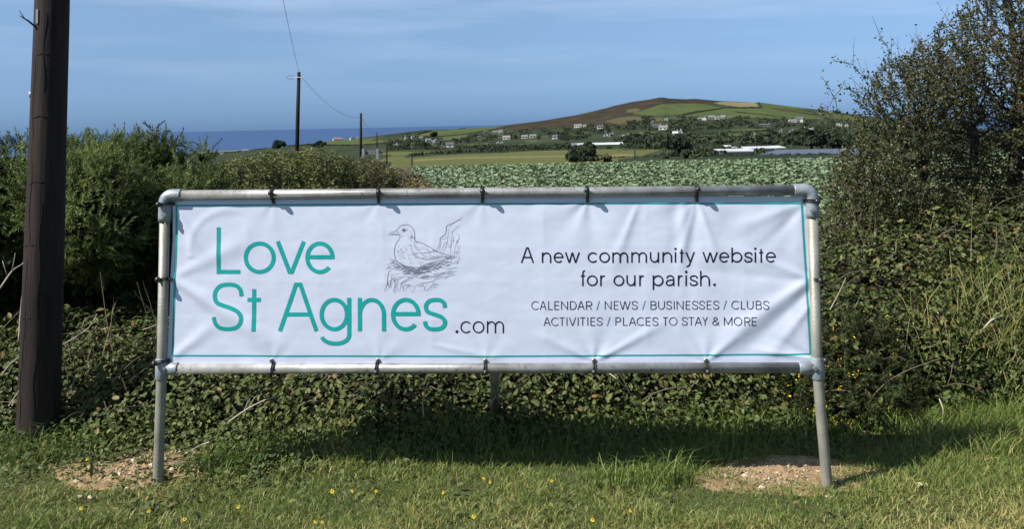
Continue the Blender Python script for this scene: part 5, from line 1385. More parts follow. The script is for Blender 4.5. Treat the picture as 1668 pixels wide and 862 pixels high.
s.add(*leaf_cover(1500, -3.4, 1.6, -.02, 1.0, .020, .034, .60, (.02, .07)))
s.add(*leaf_cover(700, -3.2, 1.6, -.02, 1.0, .034, .052, .74, (.03, .08), False))
s.add(*leaf_cover(3500, -5.2, -3.4, -.05, 1.1, .025, .045, .45, (-.05, .05), False))
def skirt(n, x0, x1, reach, tone, seed):
    x = rng.uniform(x0, x1, n); d = rng.random(n) ** 1.6 * reach * (.25 + 1.5 * fbm(x * 1.9, 0, 0, seed)); y = bank_front(x) + .06 - d
    ok = rng.random(n) < (.15 + .85 * np.minimum(1, soilmask(x, y) * 1.2)); x, y, d = x[ok], y[ok], d[ok]; n = len(x)
    z = gz(x, y) + rng.uniform(.01, .16, n) * np.clip(1.1 - d / reach, .25, 1)
    return scatter(LEAF_V * [1, 1.15, 1], LEAF_F, np.stack([x, y, z], -1), frames(unit(rng.normal(0, .45, (n, 3)) + [-.1, -.25, .8])), rng.uniform(.018, .036, n), np.clip(tone + rng.normal(0, .18, n), 0, .95))
def soilmask(x, y):
    m = np.ones_like(x)
    for cx, cy, rx, ry, h in SOIL:
        q = np.sqrt(((x - cx) / rx) ** 2 + ((y - cy) / ry) ** 2) + 1.05 * (noise(x * 5.5, y * 7, 0, 15) - .5) + .45 * (noise(x * 19, y * 22, 0, 16) - .5)
        m = np.minimum(m, sstep(.72, 1.12, q))
    return m
s.add(*skirt(7000, -2.9, 1.6, .36, .55, 301)); s.add(*skirt(2200, -2.6, -.95, .62, .5, 302))
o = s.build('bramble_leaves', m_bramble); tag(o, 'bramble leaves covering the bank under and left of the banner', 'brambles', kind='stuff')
s = Scat()
s.add(*leaf_cover(19000, 1.35, 4.3, -.05, 1.3, .018, .036, .40, (-.06, .06), False))
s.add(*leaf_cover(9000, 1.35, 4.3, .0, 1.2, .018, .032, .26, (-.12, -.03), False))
s.add(*leaf_cover(2200, 1.45, 4.3, .0, 1.1, .022, .038, .62, (.0, .08)))
s.add(*leaf_cover(2000, 4.2, 5.2, -.05, 1.1, .025, .045, .45, (-.05, .05), False))
o = s.build('bramble_leaves', m_bramble); tag(o, 'bramble and ivy leaves on the bank right of the banner below the hawthorn', 'brambles', kind='stuff')

# canes and dead stems woven through the bank
mb = MB(); mbd = MB(); td = []
def arch(p0, d, L, up, droop, rad, n=9):
    t = np.linspace(0, 1, n)[:, None]; d = np.asarray(d, float)
    w = rng.normal(0, .03 * L, 3); return p0 + d * L * t + np.array([0, 0, 1]) * (up * t - droop * t * t) + w * np.sin(t * 5), np.linspace(rad, rad * .45, n)
for k in range(170):
    X = np.array([rng.uniform(-3.6, 4.2)]); p, nn = bank_profile(X, np.array([rng.uniform(.1, 1.1)]), rng.uniform(-.05, .02)); a = rng.uniform(-1.2, 1.2)
    P_, r_ = arch(p[0], unit(np.array([[math.sin(a), -.5 + .3 * rng.normal(), .2]]))[0], rng.uniform(.15, .36), rng.uniform(.05, .2), rng.uniform(.08, .25), rng.uniform(.002, .0038)); mb.tube(P_, r_, 5, cap=False)
for k in range(150):
    X = np.array([rng.uniform(1.6, 4.2)]); p, nn = bank_profile(X, np.array([rng.uniform(.45, 1.2)]), rng.uniform(-.03, .06)); a = rng.normal(0, .8)
    P_, r_ = arch(p[0], unit(np.array([[math.sin(a), -.3, math.cos(a)]]))[0], rng.uniform(.10, .42), 0, rng.uniform(0, .12), rng.uniform(.0012, .0024)); mb.tube(P_, r_, 4, cap=False)
o = mb.build('bramble_canes', m_cane); tag(o, 'thin brown bramble canes running through the leaves', 'canes', kind='stuff')
mb = MB()
for k in range(70):
    X = np.array([rng.choice([rng.uniform(-3.3, -1.6), rng.uniform(1.55, 4.0)], p=[.3, .7])]); p, nn = bank_profile(X, np.array([rng.uniform(.1, .75)]), rng.uniform(-.02, .05)); a = rng.normal(0, .5)
    P_, r_ = arch(p[0], unit(np.array([[math.sin(a), -.25, math.cos(a)]]))[0], rng.uniform(.12, .5), 0, rng.uniform(0, .15), rng.uniform(.0014, .0028)); mb.tube(P_, r_, 4, cap=False)
m_straw = mat('dry_stem', (.36, .29, .18), .8, spec=.2, noise_amt=.4, noise_scale=6)
o = mb.build('dry_stalks', m_straw); tag(o, 'thin dry straw coloured stalks standing in the right and left bank', 'dry stalks', kind='stuff')
m_bleach = mat('bleached_wood', (.42, .36, .30), .75, spec=.2, noise_amt=.3, noise_scale=14)
def dead_stem(pts, Y, rad, label, branches=(), m=None, name='dead_stem', cat='dead stem', g='pale dead stems in the bank'):
    P_ = np.array([at(x, y, Y + dy) for x, y, dy in pts]); r = empty(name, P_[0]); tag(r, label, cat, g)
    t = np.linspace(0, 1, len(P_)); tt_ = np.linspace(0, 1, len(P_) * 4); Q = np.array([np.interp(tt_, t, P_[:, k]) for k in range(3)]).T
    for _ in range(2): Q[1:-1] = (Q[:-2] + 2 * Q[1:-1] + Q[2:]) / 4
    mb = MB(); mb.tube(Q, np.linspace(rad, rad * .45, len(Q)), 7); mb.build('stem', m or m_bleach, r, smooth=True)
    for b in branches:
        Pb = np.array([at(x, y, Y + dy) for x, y, dy in b]); mb = MB(); mb.tube(Pb, np.linspace(rad * .6, rad * .25, len(Pb)), 6); mb.build('side_twig', m or m_bleach, r, smooth=True)
dead_stem([(372, 688, 0), (400, 668, -.05), (430, 652, -.1), (462, 644, -.12)], 4.50, .0042, 'pale forked dead stem sticking out under the left part of the bottom rail', [[(405, 665, -.06), (415, 648, -.06), (421, 645, -.06)], [(398, 668, -.04), (404, 655, 0), (408, 650, 0)]])
dead_stem([(690, 678, -.02), (688, 655, -.05), (694, 632, -.06), (702, 611, -.04)], 4.55, .0040, 'pale upright dead stem under the third letter group of the banner', [[(689, 655, -.05), (687, 650, -.05)]])
dead_stem([(1068, 682, -.04), (1068, 668, -.08), (1068, 656, -.1), (1071, 654, -.1), (1073, 660, -.1)], 4.55, .0038, 'short hooked pale stem under the right half of the banner')
dead_stem([(992, 608, 0), (1010, 622, -.05), (1030, 645, -.06), (1042, 668, -.03)], 4.58, .0030, 'dark slanting dead stem under the word NEWS')
dead_stem([(345, 720, -.02), (330, 724, 0), (305, 738, -.02)], 4.3, .0030, 'small pale twig lying on the left soil patch')
dead_stem([(798, 661, 0), (808, 645, -.05)], 4.5, .003, 'short pale twig crossing the foot of the back strut')
dead_stem([(1668, 523, .3), (1650, 515, .1), (1632, 514, 0), (1614, 522, -.05), (1601, 536, -.05)], 4.98, .0062, 'white bowed dead cane at the right edge of the bank', m=mat('white_cane', (.62, .60, .56), .7))
dead_stem([(95, 566, 0), (120, 552, .1), (145, 535, .15), (158, 512, .2)], 5.1, .0045, 'greyish branching dead stem right of the near telegraph pole', [[(130, 546, .1), (138, 520, .1), (157, 512, .1)]])
dead_stem([(0, 470, 0), (20, 440, .1), (38, 430, .2), (42, 415, .3)], 5.0, .005, 'pale dead branch left of the near telegraph pole, upper one', [[(20, 440, .1), (25, 412, .1)], [(12, 450, 0), (4, 425, 0)]])
dead_stem([(30, 556, 0), (33, 510, .1), (37, 470, .1), (46, 430, .2)], 5.0, .0035, 'tall thin pale stem touching the left side of the near telegraph pole')
dead_stem([(2, 612, -.1), (15, 595, 0), (34, 578, 0)], 4.8, .0032, 'pale dead stem left of the near telegraph pole, lower one')
dead_stem([(14, 662, -.1), (22, 650, -.05), (31, 637, 0)], 4.6, .003, 'short pale stem at the foot of the near telegraph pole')
dead_stem([(60, 580, .2), (110, 566, .4), (150, 556, .5)], 5.0, .0035, 'thin horizontal dead stem behind the near telegraph pole')
dead_stem([(1525, 505, 0), (1535, 520, -.05), (1545, 536, -.05)], 5.0, .004, 'short thick straw stem on the bank right of the banner')
dead_stem([(1478, 578, 0), (1490, 600, -.1), (1494, 622, -.1)], 4.9, .003, 'thin bent straw stem in front of the right bank')
dead_stem([(1530, 650, 0), (1537, 668, -.05), (1534, 690, -.05), (1538, 705, -.05)], 4.7, .003, 'crooked pale stem at the foot of the right bank')
dead_stem([(1640, 425, .2), (1646, 470, .1), (1652, 515, 0)], 5.1, .0035, 'tall straight straw stem above the white bowed cane')
dead_stem([(1352, 505, 0), (1368, 475, .05), (1378, 452, .1)], 4.95, .003, 'straw stem just right of the right leg, halfway up')
# the grass stalk crossing the cabbage field
mb_r = empty('grass_stalk', at(830, 318, 5.0)); tag(mb_r, 'single pale grass stalk rising over the top rail in front of the cabbages', 'grass stalk')
mb = MB(); mb.tube([at(836, 345, 5.0), at(828, 306, 4.98), at(818, 276, 4.97), at(814, 264, 4.97)], [.0024, .0022, .0016, .0013], 5); mb.build('stem', m_straw, mb_r)
mb = MB(); mb.tube([at(814.5, 266, 4.97), at(811.5, 257, 4.97), at(809.5, 252.5, 4.97)], [.0018, .0032, .0008], 6); mb.build('seed_head', m_straw, mb_r)

# ------------------------------------------------------------------ hawthorns
def hawthorn(roots, lumps, natt, label, seed, extra=(), leaves=4.0, r0=.0021, ntw=260):
    g = np.random.default_rng(seed); L = np.array(lumps)
    vol = L[:, 3] * L[:, 4] * L[:, 5]
    id_ = g.choice(len(L), natt, p=vol / vol.sum()); d = unit(g.normal(size=(natt, 3))) * g.uniform(0, 1, (natt, 1)) ** (1 / 2.8)
    A = L[id_, :3] + d * L[id_, 3:]
    A = A[noise(A[:, 0] * 4, A[:, 1] * 4, A[:, 2] * 4, seed) > .34]
    nodes = []; par = []
    for path in roots:
        prev = -1
        for i in range(len(path) - 1):
            a, b = np.array(path[i]), np.array(path[i + 1]); m = max(1, int(np.linalg.norm(b - a) / .05))
            for k in range(m):
                nodes.append(a + (b - a) * k / m + g.normal(0, .006, 3)); par.append(prev); prev = len(nodes) - 1
    nodes = [np.array(q) for q in nodes]
    act = np.ones(len(A), bool); N = np.array(nodes)
    D = np.full(len(A), 1e9); I = np.zeros(len(A), int)
    new0 = 0; step = .034
    for it in range(140):
        Nn = N[new0:]
        if len(Nn):
            ai = np.where(act)[0]; Aa = A[ai]
            dd = np.sum(Aa * Aa, 1)[:, None] + np.sum(Nn * Nn, 1)[None] - 2 * Aa @ Nn.T
            j = dd.argmin(1); m_ = np.sqrt(np.maximum(dd[np.arange(len(ai)), j], 0)); u = m_ < D[ai]; D[ai[u]] = m_[u]; I[ai[u]] = j[u] + new0
        act &= D > .046
        w = act & (D < .75)
        if not w.any(): break
        acc = {}
        for k in np.where(w)[0]: acc.setdefault(I[k], []).append(A[k] - N[I[k]])
        new = []
        for q, v in acc.items():
            dv = unit(np.sum(unit(np.array(v)), 0)[None])[0] + g.normal(0, .22, 3) + [0, 0, .06]
            new.append(N[q] + unit(dv[None])[0] * step * g.uniform(.8, 1.2)); par.append(q)
        new0 = len(N); N = np.vstack([N, new])
        if len(N) > 17000: break
    for path in extra:
        k0 = int(np.linalg.norm(N - path[0], axis=1).argmin()); prev = k0; a = N[k0]
        for b in path[1:]:
            b = np.array(b); m = max(2, int(np.linalg.norm(b - a) / .05))
            for k in range(1, m + 1): N = np.vstack([N, [a + (b - a) * k / m + g.normal(0, .010, 3)]]); par.append(prev); prev = len(N) - 1
            a = b
    par = np.array(par); n = len(N); rad = np.zeros(n)
    for k in range(n - 1, -1, -1):
        if rad[k] == 0: rad[k] = r0 ** 2.15
        if par[k] >= 0: rad[par[k]] += rad[k]
    rad = rad ** (1 / 2.15); rad = np.minimum(rad, .045)
    base = np.array(roots[0][0]); r = empty('hawthorn_tree', base); tag(r, label, 'tree', 'hawthorns on the right bank')
    e = np.where(par >= 0)[0]; a, b = N[par[e]], N[e]; ra = np.minimum(rad[par[e]], rad[e] * 1.35); rb = rad[e]
    T = unit(b - a); ref = np.where(np.abs(T[:, 2:3]) < .9, [[0, 0, 1.0]], [[1.0, 0, 0]]); X = unit(np.cross(T, ref)); Yv = np.cross(T, X)
    big = rb > .009
    for sel, ns, nm in ((big, 7, 'trunk'), (~big, 4, 'branches')):
        q = np.linspace(0, 2 * np.pi, ns, endpoint=False); ring = np.cos(q)[None, :, None] * X[sel][:, None] + np.sin(q)[None, :, None] * Yv[sel][:, None]
        V = np.concatenate([a[sel][:, None] + ring * ra[sel][:, None, None], b[sel][:, None] + ring * rb[sel][:, None, None]], 1).reshape(-1, 3)
        j = np.arange(ns); f = np.stack([j, (j + 1) % ns, ns + (j + 1) % ns, ns + j], -1)
        np_obj(nm, V, (f[None] + (np.arange(sel.sum()) * 2 * ns)[:, None, None]).reshape(-1, 4), m_twig, r, smooth=True)
    # straight outer twigs that break the outline
    tips = np.where((rad <= r0 * 1.15) & (par >= 0))[0]; cen = N.mean(0)
    far = tips[np.argsort(-np.linalg.norm((N[tips] - cen) * [1, .5, 1], axis=1))[:int(len(tips) * .45)]]
    pick = g.choice(far, min(len(far), ntw), replace=False); mb = MB(); tw = []
    for k in pick:
        d = unit((unit((N[k] - cen)[None]) + g.normal(0, .55, 3) + [0, 0, .25]))[0]; L_ = g.uniform(.06, .20); q = np.linspace(0, 1, 4)[:, None]
        P_ = N[k] + d * L_ * q + g.normal(0, .03, 3) * L_ * (q * q); mb.tube(P_, np.linspace(.0018, .0008, 4), 4, cap=False); tw += [P_[1], P_[2], P_[3]]
    mb.build('twigs', m_twig, r)['kind'] = 'stuff'; tw = np.array(tw)
    # short spurs and thorns, then leaves
    th = np.where((rad < .006) & (par >= 0))[0]
    m = int(len(th) * leaves); k = g.choice(th, m); p = N[k] + g.normal(0, .016, (m, 3)); u_ = g.random(len(tw)) < .5; p = np.vstack([p, tw[u_] + g.normal(0, .007, (u_.sum(), 3))]); m = len(p)
    dn = unit(g.normal(size=(m, 3)) + [-.1, -.15, .65]); sz = g.uniform(.012, .026, m)
    tv = .48 + .5 * (fbm(p[:, 0] * 2.5, p[:, 1] * 2.5, p[:, 2] * 2.5, seed + 3) - .5) + g.normal(0, .13, m); tv = np.where(g.random(m) < .03, g.uniform(.9, 1, m), np.clip(tv, 0, .92))
    H_V = np.array([[0, 0, 0], [.40, .36, .08], [.85, .22, -.01], [1, 0, -.06], [.85, -.22, -.01], [.40, -.36, .08]]); H_F = np.array([[0, 3, 1], [1, 3, 2], [0, 5, 3], [5, 4, 3]])
    s = Scat(); s.add(*scatter(H_V, H_F, p, frames(dn, g), sz, tv)); s.build('leaves', m_haw, r, kind='stuff')
    k = g.choice(th, int(len(th) * .5)); p = N[k]; m = len(k); dn = unit(g.normal(size=(m, 3)))
    s = Scat(); s.add(*scatter(np.array([[-.06, 0, 0], [.06, 0, 0], [0, 0, 1.0]]), np.array([[0, 1, 2]]), p, frames(dn, g), g.uniform(.02, .06, m), np.zeros(m))); s.build('thorns', m_twig, r, kind='stuff')
    return n
def AT(px, py, Y): return at(px, py, Y)
n1 = hawthorn([[AT(1500, 560, 6.2), AT(1497, 470, 6.2), AT(1470, 390, 6.15), AT(1440, 310, 6.15)], [AT(1505, 560, 6.3), AT(1512, 440, 6.3), AT(1508, 330, 6.3), AT(1500, 220, 6.3)], [AT(1498, 560, 6.15), AT(1490, 470, 6.1), AT(1440, 420, 6.0), AT(1400, 370, 5.95)], [AT(1510, 560, 6.2), AT(1530, 460, 6.1), AT(1560, 390, 6.05)]],
    [lump(1475, 185, 6.2, 85, 98, .36), lump(1440, 300, 6.1, 88, 90, .42), lump(1395, 320, 6.0, 50, 78, .32), lump(1520, 330, 6.2, 80, 105, .42), lump(1410, 395, 5.9, 72, 62, .36), lump(1530, 440, 5.9, 95, 60, .40), lump(1530, 130, 6.3, 60, 80, .35)], 12000,
    'thinner hawthorn with airy twigs against the sky, nearest the banner', 101,
    [[AT(1420, 160, 6.2), AT(1398, 112, 6.15), AT(1378, 98, 6.1), AT(1362, 99, 6.1)], [AT(1400, 240, 6.1), AT(1372, 190, 6.05), AT(1352, 150, 6.0), AT(1338, 128, 6.0)], [AT(1395, 260, 6.1), AT(1362, 215, 6.0), AT(1340, 175, 6.0)], [AT(1390, 270, 6.0), AT(1355, 190, 6.0), AT(1330, 175, 6.0)], [AT(1450, 130, 6.2), AT(1447, 85, 6.2), AT(1430, 54, 6.2)], [AT(1490, 110, 6.2), AT(1500, 70, 6.2), AT(1527, 48, 6.2)], [AT(1420, 180, 6.2), AT(1390, 150, 6.1), AT(1372, 135, 6.1), AT(1345, 178, 6.05)]], leaves=5.6)
n2 = hawthorn([[AT(1600, 560, 6.5), AT(1605, 450, 6.5), AT(1590, 330, 6.5), AT(1585, 200, 6.5)], [AT(1612, 560, 6.5), AT(1625, 440, 6.5), AT(1650, 320, 6.5), AT(1660, 180, 6.5)], [AT(1606, 560, 6.4), AT(1640, 460, 6.4), AT(1690, 380, 6.4)], [AT(1600, 560, 6.4), AT(1585, 440, 6.3), AT(1560, 350, 6.3)]],
    [lump(1600, 110, 6.5, 95, 100, .5), lump(1655, 60, 6.6, 85, 110, .5), lump(1610, 240, 6.5, 105, 95, .55), lump(1690, 230, 6.6, 100, 150, .6), lump(1600, 350, 6.4, 100, 90, .5), lump(1690, 400, 6.4, 110, 100, .5), lump(1640, 440, 6.1, 110, 62, .42), lump(1640, -60, 6.6, 80, 70, .4), lump(1780, 150, 6.7, 110, 200, .6)], 20000,
    'fuller and taller hawthorn at the right edge of the picture', 202,
    [[AT(1570, 60, 6.5), AT(1558, 25, 6.5), AT(1560, 8, 6.5)], [AT(1600, 30, 6.5), AT(1605, -5, 6.5)], [AT(1560, 90, 6.4), AT(1540, 50, 6.4), AT(1532, 35, 6.4)]], leaves=5.6)
print('hawthorn nodes', n1, n2)

# ------------------------------------------------------------------ grass
def blades(P_, h, w, lean, tone, curl=.35):
    n = len(P_); a = rng.uniform(0, 6.283, n); la = rng.uniform(0, 6.283, n)
    s_ = np.stack([np.cos(a), np.sin(a), 0 * a], -1) * (w / 2)[:, None]
    ld = np.stack([np.cos(la), np.sin(la), 0 * la], -1) * (lean * h)[:, None]
    up = np.array([0, 0, 1.0]); c = curl * rng.uniform(.2, 1.4, n)
    m1 = P_ + ld * .30 + up * (h * .45)[:, None]; m2 = P_ + ld * .75 + up * (h * .80)[:, None]; tip = P_ + ld * (1.15 + c)[:, None] + up * (h * (1.0 - .35 * c))[:, None]
    V = np.stack([P_ - s_, P_ + s_, m1 - s_ * .9, m1 + s_ * .9, m2 - s_ * .6, m2 + s_ * .6, tip], 1).reshape(-1, 3)
    F = np.array([[0, 1, 3], [0, 3, 2], [2, 3, 5], [2, 5, 4], [4, 5, 6]]); F = (F[None] + (np.arange(n) * 7)[:, None, None]).reshape(-1, 3)
    return V, F, np.repeat(np.clip(tone, 0, 1), 7)
def verge(n, x0, x1, y0, y1, hs, tone, hmul=1.0, lean=(.25, .9), wid=(.0022, .0042)):
    x = rng.uniform(x0, x1, n); y = rng.uniform(y0, y1, n)
    pat = fbm(x * 1.1, y * 2.0, 0, 21); pat2 = fbm(x * 4.2, y * 5.5, 0, 22)
    k = rng.random(n) < (.35 + .9 * pat2) * (.03 + .97 * soilmask(x, y)); k &= y < bank_front(x) + .25
    k &= rng.random(n) > .85 * sstep(-.75, -1.05, x + .25 * (pat - .5)) * sstep(.62, .42, bank_front(x) - y + .3 * (pat2 - .5)) * (x > -2.9)
    k &= rng.random(n) > .88 * sstep(.36, .16, bank_front(x) - y + .25 * (pat2 - .5))
    x, y, pat, pat2 = x[k], y[k], pat[k], pat2[k]; n = len(x)
    tall = sstep(4.25, 4.75, y + .25 * (pat - .5)); tuft = sstep(.58, .75, fbm(x * 2.2, y * 3, 0, 23))
    h = hs * rng.uniform(.5, 1.35, n) * (1 + 1.6 * tall + .7 * tuft) * (.6 + .8 * pat2) * hmul
    tv = tone + .55 * (pat - .5) + .35 * (pat2 - .5) + rng.normal(0, .13, n) - .12 * tall
    dry = rng.random(n) < .10; tv = np.where(dry, rng.uniform(.75, 1, n), tv)
    return blades(np.stack([x, y, gz(x, y) - .004], -1), h, rng.uniform(*wid, n), rng.uniform(*lean, n), tv)
s = Scat()
s.add(*verge(95000, -2.6, 2.75, 3.2, 4.85, .033, .65))
s.add(*verge(30000, -2.6, 2.75, 3.2, 4.3, .020, .80, lean=(.6, 1.8)))
s.add(*verge(13000, -4.6, 5.0, 1.6, 3.25, .04, .58))
s.add(*verge(7000, -5.0, -2.5, 3.2, 4.8, .055, .5))
s.add(*verge(8000, 2.7, 5.2, 3.2, 5.0, .055, .5))
# right hand side, where the grass runs up to the bank
n = 16000; x = rng.uniform(1.9, 4.6, n); y = bank_front(x) + rng.uniform(-.5, .35, n) ; k = rng.random(n) < .8; x, y = x[k], y[k]; n = len(x)
s.add(*blades(np.stack([x, y, gz(x, y)], -1), rng.uniform(.04, .13, n), rng.uniform(.0022, .0040, n), rng.uniform(.25, 1.1, n), .60 + rng.normal(0, .24, n)))
# shaggy strip at the foot of the brambles
n = 3000; x = rng.uniform(-1.5, 1.6, n); y = bank_front(x) + rng.normal(-.14, .12, n); k = rng.random(n) < soilmask(x, y); x, y = x[k], y[k]; n = len(x)
s.add(*blades(np.stack([x, y, gz(x, y)], -1), rng.uniform(.05, .15, n), rng.uniform(.002, .004, n), rng.uniform(.2, .8, n), .46 + rng.normal(0, .15, n)))
o = s.build('grass', m_grass); tag(o, 'short green and straw coloured grass of the verge', 'grass', kind='stuff')

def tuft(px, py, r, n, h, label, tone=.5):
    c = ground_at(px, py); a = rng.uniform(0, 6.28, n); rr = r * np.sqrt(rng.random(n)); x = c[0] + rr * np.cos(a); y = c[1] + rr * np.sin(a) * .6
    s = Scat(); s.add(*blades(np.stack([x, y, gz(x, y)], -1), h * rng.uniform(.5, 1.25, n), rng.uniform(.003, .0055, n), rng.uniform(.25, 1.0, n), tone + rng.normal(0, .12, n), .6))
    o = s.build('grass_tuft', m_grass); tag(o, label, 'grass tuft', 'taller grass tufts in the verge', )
tuft(1035, 788, .20, 200, .085, 'broad tall grass tuft below the right half of the banner, left one of two', .55)
tuft(1092, 786, .12, 120, .12, 'tall grass tuft just left of the right soil patch', .58)
tuft(730, 722, .20, 240, .17, 'tall light green grass tuft growing out of the brambles under the gull', .62)
tuft(520, 716, .26, 330, .14, 'grass tuft at the foot of the brambles under the lettering', .58)
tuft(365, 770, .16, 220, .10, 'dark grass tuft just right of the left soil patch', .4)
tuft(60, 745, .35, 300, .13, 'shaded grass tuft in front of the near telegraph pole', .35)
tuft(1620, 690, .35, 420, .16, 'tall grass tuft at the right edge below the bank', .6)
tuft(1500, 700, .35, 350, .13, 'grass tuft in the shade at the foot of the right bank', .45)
tuft(1190, 748, .2, 160, .07, 'sparse grass tuft at the back of the right soil patch', .45)
tuft(250, 765, .05, 40, .06, 'tiny grass tuft on the left soil patch beside the leg', .5)
# dry grass hanging on the right bank
n = 3000; X = 2.0 + 2.2 * rng.random(n) ** .6; f = .02 + .42 * rng.random(n); p, nn = bank_profile(X, f, rng.uniform(-.02, .05, n)); k = fbm(X * 2.2, f * 4, 0, 27) > (.62 - .28 * sstep(2.3, 3.0, X)); p = p[k]; n = len(p)
s = Scat(); s.add(*blades(p, rng.uniform(.08, .26, n), rng.uniform(.002, .0038, n), rng.uniform(.3, 1.3, n), rng.uniform(.55, 1.0, n), .9))
o = s.build('dry_grass', m_grass); tag(o, 'dry bleached grass hanging among the brambles of the right bank', 'dry grass', kind='stuff')
# broad leaved weeds in the short grass
n = 2600; x = rng.uniform(-2.5, 2.7, n); y = rng.uniform(3.3, 4.6, n); k = (rng.random(n) < sstep(.45, .7, fbm(x * 2, y * 2.4, 0, 28)) * (.15 + .85 * soilmask(x, y))) | ((x < -1.2) & (rng.random(n) < .5) & (y > 3.6)); x, y = x[k], y[k]; n = len(x)
s = Scat(); s.add(*scatter(LEAF_V, LEAF_F, np.stack([x, y, gz(x, y) + rng.uniform(.01, .05, n)], -1), frames(unit(rng.normal(0, .35, (n, 3)) + [0, -.1, 1])), rng.uniform(.018, .040, n), np.clip(rng.normal(.6, .15, n), 0, .93)))
o = s.build('verge_weeds', m_bramble); tag(o, 'small broad weed leaves among the grass', 'weeds', kind='stuff')

# ------------------------------------------------------------------ soil, stones, flowers
m_soil = mat('sandy_soil', (.31, .225, .122), .95, spec=.1, noise_scale=26, col2=(.20, .13, .075), bump=.9, bump_scale=90)
m_peb = tone_mat('pebble', [(0, (.17, .115, .07)), (.5, (.34, .26, .17)), (.85, (.48, .41, .31)), (1, (.62, .57, .48))], rough=.85, spec=.2, transl=0)
for i, (lab, cx, cy, rx, ry) in enumerate([('sandy stony soil patch round the foot of the left leg', *SOIL[0][:4]), ('sandy stony soil patch round the foot of the right leg', *SOIL[1][:4])]):
    n_a, n_r = 56, 16; V = []; 
    for jr in range(n_r + 1):
        for ja in range(n_a):
            a = 2 * math.pi * ja / n_a; q = jr / n_r * (1.75 + .30 * (noise(math.cos(a) * 1.7 + i * 9, math.sin(a) * 1.7, 0, 66) - .5) + .2 * (noise(math.cos(a) * 6, math.sin(a) * 6 + i, 0, 67) - .5))
            x, y = cx + rx * q * math.cos(a), cy + ry * q * math.sin(a); e_ = min(1, (n_r - jr) / 3)
            V.append([x, y, float(gz(x, y)) - .006 + .010 * e_ + .012 * e_ * float(noise(x * 28, y * 28, 0, 68) - .3) + .006 * e_ * float(noise(x * 80, y * 80, 0, 69) - .5)])
    k = np.arange(n_r)[:, None] * n_a; j = np.arange(n_a)[None]
    o = np_obj('soil_patch', np.array(V), np.stack([k + j, k + (j + 1) % n_a, k + n_a + (j + 1) % n_a, k + n_a + j], -1).reshape(-1, 4), m_soil, smooth=False)
    tag(o, kind='structure')
def pebbles(n, cx, cy, rx, ry, smin, smax, tone, seed):
    g = np.random.default_rng(seed); a = g.uniform(0, 6.28, n); q = np.sqrt(g.random(n)) * 1.12; x = cx + rx * q * np.cos(a); y = cy + ry * q * np.sin(a)
    t = MB(); t.sphere([0, 0, 0], 1, 6, 4); TV = np.vstack(t.V); F4, F3 = np.vstack(t.F4), np.vstack(t.F3); TF = np.vstack([F4[:, [0, 1, 2]], F4[:, [0, 2, 3]], F3])
    sz = g.uniform(smin, smax, n) * g.uniform(.4, 1, n); S3 = np.stack([sz, sz * g.uniform(.55, .9, n), sz * g.uniform(.35, .7, n)], -1)
    V, F, T = scatter(TV, TF, np.stack([x, y, gz(x, y) + .006 + sz * .15], -1), frames(unit(g.normal(0, .35, (n, 3)) + [0, 0, 1]), g), S3, np.clip(tone + g.normal(0, .25, n), 0, 1))
    V = V + g.normal(0, .0006, V.shape); return V, F, T
s = Scat()
s.add(*pebbles(700, *SOIL[0][:4], .003, .011, .38, 1)); s.add(*pebbles(46, *SOIL[0][:4], .009, .020, .6, 2))
s.add(*pebbles(700, *SOIL[1][:4], .003, .010, .36, 3)); s.add(*pebbles(32, *SOIL[1][:4], .008, .018, .6, 4))
c = ground_at(95, 712); s.add(*pebbles(80, c[0], c[1], .16, .06, .006, .02, .6, 6))
o = s.build('gravel', m_peb); tag(o, 'small pale stones scattered over the soil patches', 'gravel', kind='stuff')
def stone(px, py, w, h, label, tone):
    c = ground_at(px, py); c[2] = float(gz(c[0], c[1])); s_ = mpp(c[1]); mb = MB(); mb.sphere(c + [0, 0, h * s_ * .35], (w * s_ / 2, w * s_ * .4, h * s_ / 2), 9, 6, .12)
    V = np.vstack(mb.V); o = np_obj('stone', V, [np.vstack(mb.F4), np.vstack(mb.F3)], m_peb, origin=c, tone=np.full(len(V), tone)); tag(o, label, 'stone', 'larger loose stones by the posts')
stone(209, 758, 15, 8, 'brown flat stone in the middle of the left soil patch', .25); stone(130, 811, 10, 6, 'white stone in the grass below the left soil patch, left one', .7); stone(149, 812, 12, 7, 'white stone in the grass below the left soil patch, right one', .65)
stone(126, 788, 14, 9, 'tan stone at the left end of the left soil patch', .6); stone(253, 788, 7, 6, 'pale stone touching the foot of the left leg', .9); stone(33, 700, 9, 10, 'cream stone at the left side of the near telegraph pole', .85)
stone(340, 757, 12, 5, 'small pale stone in the grass right of the left soil patch', .7); stone(207, 799, 9, 5, 'pale stone at the lower edge of the left soil patch', .8); stone(1241, 799, 13, 8, 'pale stone at the lower left of the right soil patch', .85)
stone(1213, 778, 11, 6, 'cream stone near the left end of the right soil patch', .8); stone(1369, 788, 9, 6, 'white stone just right of the right leg foot', .9); stone(1350, 812, 12, 5, 'tan stone in the grass below the right leg', .6); stone(1318, 790, 8, 5, 'tan stone just left of the right leg foot', .5)
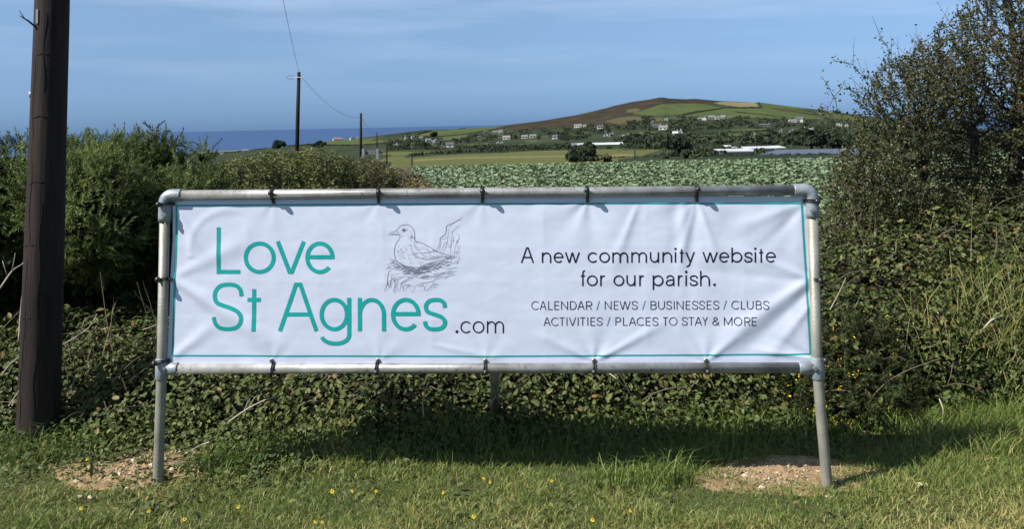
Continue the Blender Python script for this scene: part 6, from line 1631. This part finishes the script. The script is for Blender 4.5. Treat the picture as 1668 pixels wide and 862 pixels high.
def flower(px, py, label, q=1.0):
    c = ground_at(px, py + 5); c[2] = float(gz(c[0], c[1])); hz = .035; r = empty('yellow_flower', c); tag(r, label, 'flower', 'small yellow flowers in the verge')
    top = c + [rng.normal(0, .006), -.004, hz]; mb = MB(); mb.tube([c, top], .0012, 5); mb.build('stalk', m_gstem, r)
    n = 9; s = Scat(); a = np.arange(n) * 2 * np.pi / n; d = np.stack([np.cos(a), .66 * np.sin(a) - .15, .75 * np.sin(a) + .15], -1); X = unit(d); Z = unit(np.array([0, -.9, .8]) - X * (X @ np.array([0, -.9, .8]))[:, None])
    s.add(*scatter(TINY_V, TINY_F, np.repeat(top[None], n, 0), np.stack([X, np.cross(Z, X), Z], 1), .0078 * q * rng.uniform(.7, 1.15, n), np.full(n, .7))); s.build('petals', m_flower, r)
    mb = MB(); mb.sphere(top + [0, 0, .003], (.003 * q,) * 3, 7, 5); V = np.vstack(mb.V); mb.build('centre', m_flower, r, tone=np.zeros(len(V)))
m_gstem = mat('green_stalk', (.06, .10, .03), .6)
FLW = [(543, 811, 'left of two close yellow flowers below the letters of the first name word', 1.25), (573, 810, 'small yellow flower right of the brightest one under the name'), (614, 810, 'yellow flower under the gap before the gull'), (724, 811, 'yellow flower below the gull, just under the shadow'), (787, 789, 'left one of two yellow flowers below the back strut'),
    (796.5, 796, 'right one of two yellow flowers below the back strut'), (768, 852, 'yellow flower at the bottom edge below the back strut', 1.2), (511, 859, 'left one of two yellow flowers cut by the bottom edge'), (524, 859.5, 'right one of two yellow flowers cut by the bottom edge'), (896, 793, 'yellow flower left of the broad tall grass tuft'), (1089, 786, 'yellow flower in the tall grass tuft by the right soil patch'),
    (1026.5, 841, 'upright yellow flower below the tall grass tuft'), (966, 858, 'yellow flower at the bottom edge under the parish line', 1.2), (132, 836, 'yellow flower in the bottom left grass'), (243, 845, 'yellow flower below the left leg'), (302, 857, 'yellow flower at the bottom edge right of the left leg', 1.2), (393.5, 833.5, 'yellow flower in the grass under the first capital letter', 1.1), (141, 757, 'yellow flower in the shade in front of the near telegraph pole')]
for f in FLW: flower(*f)
# a dry pale seed head in the right grass
c = ground_at(1504, 799); c[2] = float(gz(c[0], c[1])); r = empty('dry_leaf', c); tag(r, 'curled cream dry leaf lying in the grass right of the frame', 'dry leaf')
m_dl = mat('dry_leaf', (.42, .37, .24), .8); s = Scat(); s.add(*scatter(LEAF_V, LEAF_F, np.repeat(c[None], 3, 0) + [[0, 0, .02], [.008, 0, .03], [-.01, 0, .025]], frames(np.array([[-.3, -.9, .5], [.3, -.8, .6], [0, -1, .2]])), np.array([.024, .020, .018]), np.zeros(3))); s.build('blade', m_dl, r)
c = ground_at(1655, 728); c[2] = float(gz(c[0], c[1])); m_lime = mat('lime_leaf', (.30, .42, .03), .5)
s = Scat(); P3 = np.array([at(1655, 722, 4.6), at(1660, 716, 4.6), at(1672, 710, 4.6)]); mb = MB(); mb.tube([at(1652, 723, 4.6), at(1660, 715, 4.58), at(1676, 708, 4.6)], [.004, .007, .002], 6); o = mb.build('lime_leaf', m_lime, origin=c); tag(o, 'bright yellow green blade at the right edge of the grass', 'leaf')
